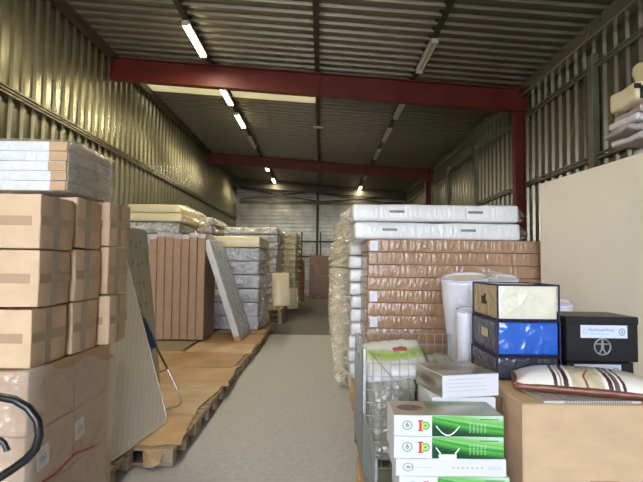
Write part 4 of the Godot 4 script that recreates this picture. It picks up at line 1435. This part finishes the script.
func build_right_front() -> void:
	# tall cream board leaning upright, with the rack behind it
	var o = thing("tall_board", "tall plain cream board standing on the right", "board")
	var a = Vector3(2.40, 0, -5.22)
	var b = Vector3(2.62, 0, -2.75)
	o.transform = Transform3D(lean_basis(b - a, Vector3.UP), (a + b) / 2 + Vector3(0, 0.0, 0))
	part(o, "panel", cbox((b - a).length(), 2.615, 0.035, 0.004), M.board_cream, Vector3(0, 0, 0.0))
	var rk = thing("storage_rack", "steel rack standing behind the cream board", "rack", Vector3(3.42, 0, -4.15))
	for sx in [-0.5, 0.5]:
		for sz in [-1.0, 1.0]:
			part(rk, "upright", cbox(0.06, 2.62, 0.06, 0.005), M.steel_grey, Vector3(sx, 0, sz))
	for y in [0.25, 1.4, 2.58]:
		part(rk, "shelf", cbox(1.1, 0.04, 2.1, 0.005), M.wood, Vector3(0, y, 0))
	# folded bundles on the rack
	var specs = [
		["folded_linen", "white folded linen on the rack shelf, lowest of the bundles", 3.42, 2.625, 0.80, 0.17, "linen_white", 41, 0.0],
		["folded_linen", "white folded linen, second from the bottom of the bundles", 3.38, 2.798, 0.80, 0.17, "linen_white", 47, 0.0],
		["folded_linen", "pale folded plastic cover just over the white linen", 3.18, 2.97, 0.80, 0.085, "linen_white", 42, 0.08],
		["folded_linen", "flat grey folded plastic cover jutting out farthest to the left", 3.10, 3.057, 0.82, 0.09, "linen_grey", 43, -0.04],
		["folded_linen", "pale folded cover on the farthest jutting grey cover", 3.14, 3.15, 0.80, 0.085, "linen_white", 44, 0.05],
		["folded_linen", "greyish folded cover just under the animal print bag", 3.20, 3.237, 0.78, 0.10, "linen_grey", 45, -0.05]]
	for s in specs:
		var f = thing(s[0], s[1], "linen", Vector3(s[2] + 0.30, s[3], -4.85), s[8], "bundles on the rack")
		part(f, "cloth", soft_box(s[4], s[5], 0.5, s[5] * 0.45, 0.03, s[7], 4.0, 0.07), M[s[6]])
	var bg = thing("print_bag", "cream bag with a dark animal print among the bundles", "bag", Vector3(3.43, 3.34, -4.85))
	part(bg, "body", soft_box(0.74, 0.22, 0.48, 0.06, 0.02, 45, 4.0, 0.07), M.linen_cream)
	var st = new_st()
	# a four-legged silhouette, flat print on the front face
	for q in [[0.0, 0.125, 0.20, 0.06], [-0.085, 0.07, 0.028, 0.09], [-0.04, 0.065, 0.024, 0.08], [0.05, 0.065, 0.024, 0.08], [0.088, 0.07, 0.024, 0.09], [-0.125, 0.15, 0.07, 0.05]]:
		add_cbox(st, Vector3(q[0], q[1], 0), Vector3(q[2], q[3], 0.004), 0.0015)
	part(bg, "dark_print", st.commit(), M.print_dark, Vector3(-0.235, 0.0, 0.242), Vector3.ZERO, "dark animal shape printed on the bag")
	var tb = thing("soft_bag", "pale stuffed bag on top of the bundles at the right edge", "bag", Vector3(3.55, 3.562, -4.85))
	part(tb, "body", soft_box(0.58, 0.33, 0.45, 0.12, 0.05, 46, 3.5, 0.07), M.linen_cream)

	# big carton
	var c = thing("large_carton", "large plain cardboard carton at the right front", "box", Vector3(1.125 + 0.55, 0, -3.3))
	part(c, "body", cbox(1.1, 0.945, 1.2, 0.008), M.plain_card)
	part(c, "flap_line", cbox(0.003, 0.10, 0.05, 0.0005), M.tape_side, Vector3(-0.5512, 0.80, 0.3), Vector3.ZERO, "scrap of clear tape")
	var stm = new_st()
	for q in [[-0.10, 0.35, 0.16, 0.004], [-0.18, 0.27, 0.004, 0.16], [0.05, 0.30, 0.004, 0.10]]:
		add_cbox(stm, Vector3(q[0], q[1], 0), Vector3(q[2], q[3], 0.0016), 0.0005)
	part(c, "crease_mark", stm.commit(), M.carton_edge, Vector3(0.0, 0.18, 0.6004), Vector3.ZERO, "pressed outline of a hand hole")
	# bags on it
	bedding_bag("zipped bedding bag with dark wrapping, lowest of three", Vector3(1.40, 0.948, -3.52), 0.425, 0.155, 0.54, M.bag_dark, M.bag_side_navy, 2)
	bedding_bag("blue bedding bag between the dark one and the cream one", Vector3(1.403, 1.106, -3.52), 0.42, 0.232, 0.53, M.bag_blue, M.bag_side_navy, 1)
	bedding_bag("cream bedding bag with navy piping, top of three", Vector3(1.403, 1.341, -3.52), 0.415, 0.243, 0.52, M.bag_cream, M.bag_side_tan, 0)
	# black boxes
	var bl = [["lower black box with a pale label behind the pillow", 1.855, 0.948, 0.43, 0.135], ["upper black box with a pale label and round grey emblem", 1.87, 1.085, 0.465, 0.295]]
	for i in 2:
		var s: Array = bl[i]
		var k = thing("black_box", s[0], "box", Vector3(s[1], s[2], -3.2 - 0.18), -0.03, "black boxes on the carton")
		part(k, "body", cbox(s[3], s[4] - 0.002, 0.36, 0.004), M.black_card)
		part(k, "label", print_quad(0.305, 0.084), M.black_label, Vector3(-0.02 + 0.03 * i, s[4] - (0.10 if i == 0 else 0.14), 0.1815), Vector3(0, 0, 0), "pale printed label")
		if i == 1:
			part(k, "lid", cbox(s[3] + 0.006, 0.05, 0.366, 0.003), M.black_card, Vector3(0, s[4] - 0.05, 0))
			var ring = []
			for q in 24:
				ring.append(Vector3(0.052 * cos(TAU * q / 24), 0.052 * sin(TAU * q / 24), 0))
			var em = part(k, "emblem", tube(ring, 0.005, 5, true), M.emblem_grey, Vector3(0.0, 0.098, 0.181), Vector3.ZERO, "round grey emblem with a small figure")
			var sf = new_st()
			add_cbox(sf, Vector3(0, 0.002, 0), Vector3(0.018, 0.05, 0.004), 0.001)
			add_cbox(sf, Vector3(0, 0.036, 0), Vector3(0.014, 0.016, 0.004), 0.001)
			add_cbox(sf, Vector3(0, 0.018, 0), Vector3(0.08, 0.008, 0.004), 0.001)
			add_cbox(sf, Vector3(-0.014, -0.032, 0), Vector3(0.009, 0.04, 0.004), 0.001, Basis(Vector3(0, 0, 1), -0.45))
			add_cbox(sf, Vector3(0.014, -0.032, 0), Vector3(0.009, 0.04, 0.004), 0.001, Basis(Vector3(0, 0, 1), 0.45))
			part(em, "figure", sf.commit(), M.emblem_grey)
	# pillow
	var pl = thing("pillow", "white cushion with brown stripes and brown edge on the carton", "pillow", Vector3(1.60, 0.962, -2.96), -0.33)
	var n = 22
	var half = 0.40
	var halfz = 0.17
	var stp = new_st()
	stp.set_smooth_group(0)
	var nz = FastNoiseLite.new()
	nz.seed = 14
	nz.frequency = 6.0
	var hgt = func(u: float, v: float) -> float:
		var e = (1.0 - pow(absf(u), 3.0)) * (1.0 - pow(absf(v), 3.0))
		return 0.04 + 0.09 * pow(maxf(e, 0.0), 0.55) + 0.006 * nz.get_noise_2d(u, v)
	for i in n:
		for j in n:
			for q in [[0, 0], [1, 0], [1, 1], [0, 0], [1, 1], [0, 1]]:
				var u: float = -1.0 + 2.0 * (i + q[0]) / n
				var v: float = -1.0 + 2.0 * (j + q[1]) / n
				stp.set_uv(Vector2(u * 0.5 + 0.5, v * 0.5 + 0.5))
				stp.add_vertex(Vector3(u * half * (0.94 + 0.06 * v * v), hgt.call(u, v), v * halfz * (0.92 + 0.08 * u * u)))
	stp.generate_normals()
	part(pl, "top_cover", stp.commit(), M.pillow_top)
	part(pl, "brown_edge", soft_box(half * 2.02, 0.05, halfz * 2.04, 0.024, 0.006, 15, 5.0, 0.07), M.pillow_brown, Vector3(0, 0, 0), Vector3.ZERO, "glossy brown edge")
	var nw = thing("printed_sleeve", "flat striped packaging sleeve under the cushion", "packaging", Vector3(1.52, 0.947, -2.90), 0.03)
	part(nw, "card", cbox(0.56, 0.012, 0.36, 0.002), M.linen_grey)
	part(nw, "print", print_quad(0.55, 0.012), M.striped_print, Vector3(0, 0.0, 0.1808))
	# rolls in plastic
	var rolls = [
		["tall white roll in plastic standing before the brown cartons", 1.33, -4.45, 0.215, 0.15, 1.63, 0.10],
		["short white roll in plastic between the tall one and the blue bag", 1.21, -4.0, 0.085, 0.06, 1.36, 0.05],
		["white roll in plastic behind the cream bedding bag", 1.72, -4.62, 0.17, 0.13, 1.62, 0.03],
		["white roll in plastic peeking out above the black boxes", 2.08, -4.25, 0.13, 0.10, 1.42, 0.0]]
	var ri = 0
	for r in rolls:
		var k = thing("foam_roll", r[0], "roll", Vector3(r[1], 0, r[2]), 0, "white rolls in plastic")
		k.rotation.z = r[6]
		k.position.x += r[6] * r[5]
		k.rotation.x = 0.15
		k.position.z -= 0.15 * r[5]
		var hh: float = r[5]
		var rt: float = r[3]
		var rb: float = r[4]
		part(k, "body", lathe([Vector2(0.001, 0.0), Vector2(rb * 0.9, 0.0), Vector2(rb, 0.02), Vector2(lerpf(rb, rt, 0.35), hh * 0.35), Vector2(lerpf(rb, rt, 0.7), hh * 0.6), Vector2(rt * 0.985, hh * 0.85), Vector2(rt, hh - 0.03), Vector2(rt * 0.985, hh), Vector2(rt * 0.9, hh + 0.004), Vector2(rt * 0.86, hh - 0.02)]), M.roll_white)
		var ring = []
		for q in 28:
			ring.append(Vector3(cos(TAU * q / 28) * rt * 0.97, hh, sin(TAU * q / 28) * rt * 0.97))
		part(k, "rim", tube(ring, 0.008, 6, true), M.roll_rim)
		part(k, "top_face", lathe([Vector2(rt * 0.95, hh - 0.012), Vector2(rt * 0.6, hh - 0.004), Vector2(0.001, hh - 0.01)]), M.roll_inside)
		if ri == 0:
			part(k, "label_strip", cbox(0.05, 0.34, 0.004, 0.001), M.print_dark, Vector3(-0.055, 0.98, 0.172), Vector3(0.06, 0, 0.12), "dark printed strip")
			part(k, "film_top", tuft(0.09, 0.30, 0.16, 2), M.film_bunched, Vector3(0.12, hh - 0.02, 0))
		ri += 1

# ---------------------------------------------------------------- far end
func build_background() -> void:
	for i in 3:
		pallet("%s pallet of the low pile under the far cream board" % ["lowest", "middle", "upper"][i], Vector3(-1.52, 0.143 * i, -14.4), PI / 2, "far pallets", true)
	var p = [[-1.2, 14.72, 0.52, 1.02, 0.08, 0.43, "cream board leaning on a low pallet pile at the end of the left stacks"], [-1.08, 18.55, 0.42, 0.78, 0.08, 0.0, "shorter cream board standing on the floor beyond the pallet pile"]]
	for q in p:
		var o = thing("leaning_board", q[6], "board", Vector3(q[0], q[5], -q[1]), 0.12, "cream boards at the far end")
		part(o, "slab", soft_box(q[2], q[3], q[4], 0.02, 0.004, 3, 3.0, 0.2), M.mattress_ivory, Vector3.ZERO, Vector3(-0.12, 0, 0.04))
	# wrapped load in the middle
	pallet("wooden pallet under the wrapped brown load at the end of the aisle", Vector3(-0.1, 0, -24.6), 0, "far pallets")
	var w = thing("wrapped_load", "brown cartons wrapped in shiny film at the end of the aisle", "load", Vector3(-0.1, 0.142, -24.6))
	for i in 4:
		for j in 2:
			part(w, "carton", cbox(0.46, 0.5, 0.74, 0.01), M.carton_brown, Vector3(-0.235 + j * 0.47, i * 0.51, 0))
	part(w, "film", soft_box(1.02, 2.12, 0.82, 0.05, 0.03, 5, 3.0, 0.12), M.film_clear)
	var d = thing("stacked_carton", "brown carton stack left of the wrapped load", "box", Vector3(-0.98, 0, -22.4))
	for i in 4:
		part(d, "carton", cbox(0.42, 0.47, 0.6, 0.01), M.carton_brown, Vector3(0, i * 0.475, 0))
	var bk = thing("black_bundle", "black covered bundle right of the wrapped load", "bundle", Vector3(0.62, 0, -21.5))
	part(bk, "cover", soft_box(0.42, 1.75, 0.6, 0.08, 0.08, 6, 3.0, 0.12), M.dark_cover)
	var rk = thing("storage_rack", "thin steel rack uprights in front of the back wall", "rack", Vector3(-0.6, 0, -25.6))
	for x in [-0.85, -0.45, 0.55, 1.5]:
		part(rk, "upright", cbox(0.07, 3.6 - 0.3 * absf(x), 0.07, 0.005), M.steel_dark, Vector3(x, 0, 0))
	for y in [2.1, 2.9]:
		part(rk, "shelf_beam", cbox(2.4, 0.09, 0.06, 0.005), M.steel_dark, Vector3(0.32, y, 0))

func build_pallet_jack() -> void:
	var o = thing("pallet_jack", "black loop handle of a pallet truck at the left edge", "pallet truck", Vector3(-1.095, 0, -1.55))
	var base = [Vector2(-0.13, 1.262), Vector2(-0.02, 1.268), Vector2(0.06, 1.272), Vector2(0.13, 1.262), Vector2(0.175, 1.238), Vector2(0.207, 1.20), Vector2(0.215, 1.155), Vector2(0.205, 1.112), Vector2(0.175, 1.078), Vector2(0.13, 1.045), Vector2(0.07, 1.005), Vector2(0.0, 0.962), Vector2(-0.1, 0.93), Vector2(-0.2, 0.96), Vector2(-0.25, 1.05), Vector2(-0.24, 1.16), Vector2(-0.2, 1.23)]
	var pts = []
	for q in base:
		pts.append(Vector3(q.x, q.y, 0.05 * q.x))
	part(o, "handle_loop", tube(pts, 0.0135, 10, true), M.rubber_black)
	part(o, "release_lever", tube([Vector3(-0.15, 1.19, 0.0), Vector3(-0.03, 1.175, 0.0), Vector3(0.05, 1.155, 0.0), Vector3(0.098, 1.125, 0.0), Vector3(0.11, 1.10, 0.0)], 0.009, 8), M.jack_paint)
	part(o, "tiller", tube([Vector3(-0.1, 0.935, 0.0), Vector3(-0.16, 0.7, 0.02), Vector3(-0.2, 0.22, 0.03)], 0.02, 10), M.jack_paint)
	part(o, "pump", lathe([Vector2(0.001, 0.10), Vector2(0.05, 0.10), Vector2(0.05, 0.3), Vector2(0.03, 0.34), Vector2(0.001, 0.34)], 16), M.jack_paint, Vector3(-0.2, 0, 0.03))
	for z in [-0.06, 0.06]:
		part(o, "wheel", tube([Vector3(-0.2, 0.09, 0.03 + z - 0.02), Vector3(-0.2, 0.09, 0.03 + z + 0.02)], 0.09, 16), M.rubber_black)
	for z in [-0.19, 0.19]:
		part(o, "fork", cbox(1.1, 0.05, 0.15, 0.01), M.jack_paint, Vector3(-0.85, 0.06, 0.03 + z))
	part(o, "fork_bridge", cbox(0.14, 0.16, 0.54, 0.01), M.jack_paint, Vector3(-0.33, 0.06, 0.03))
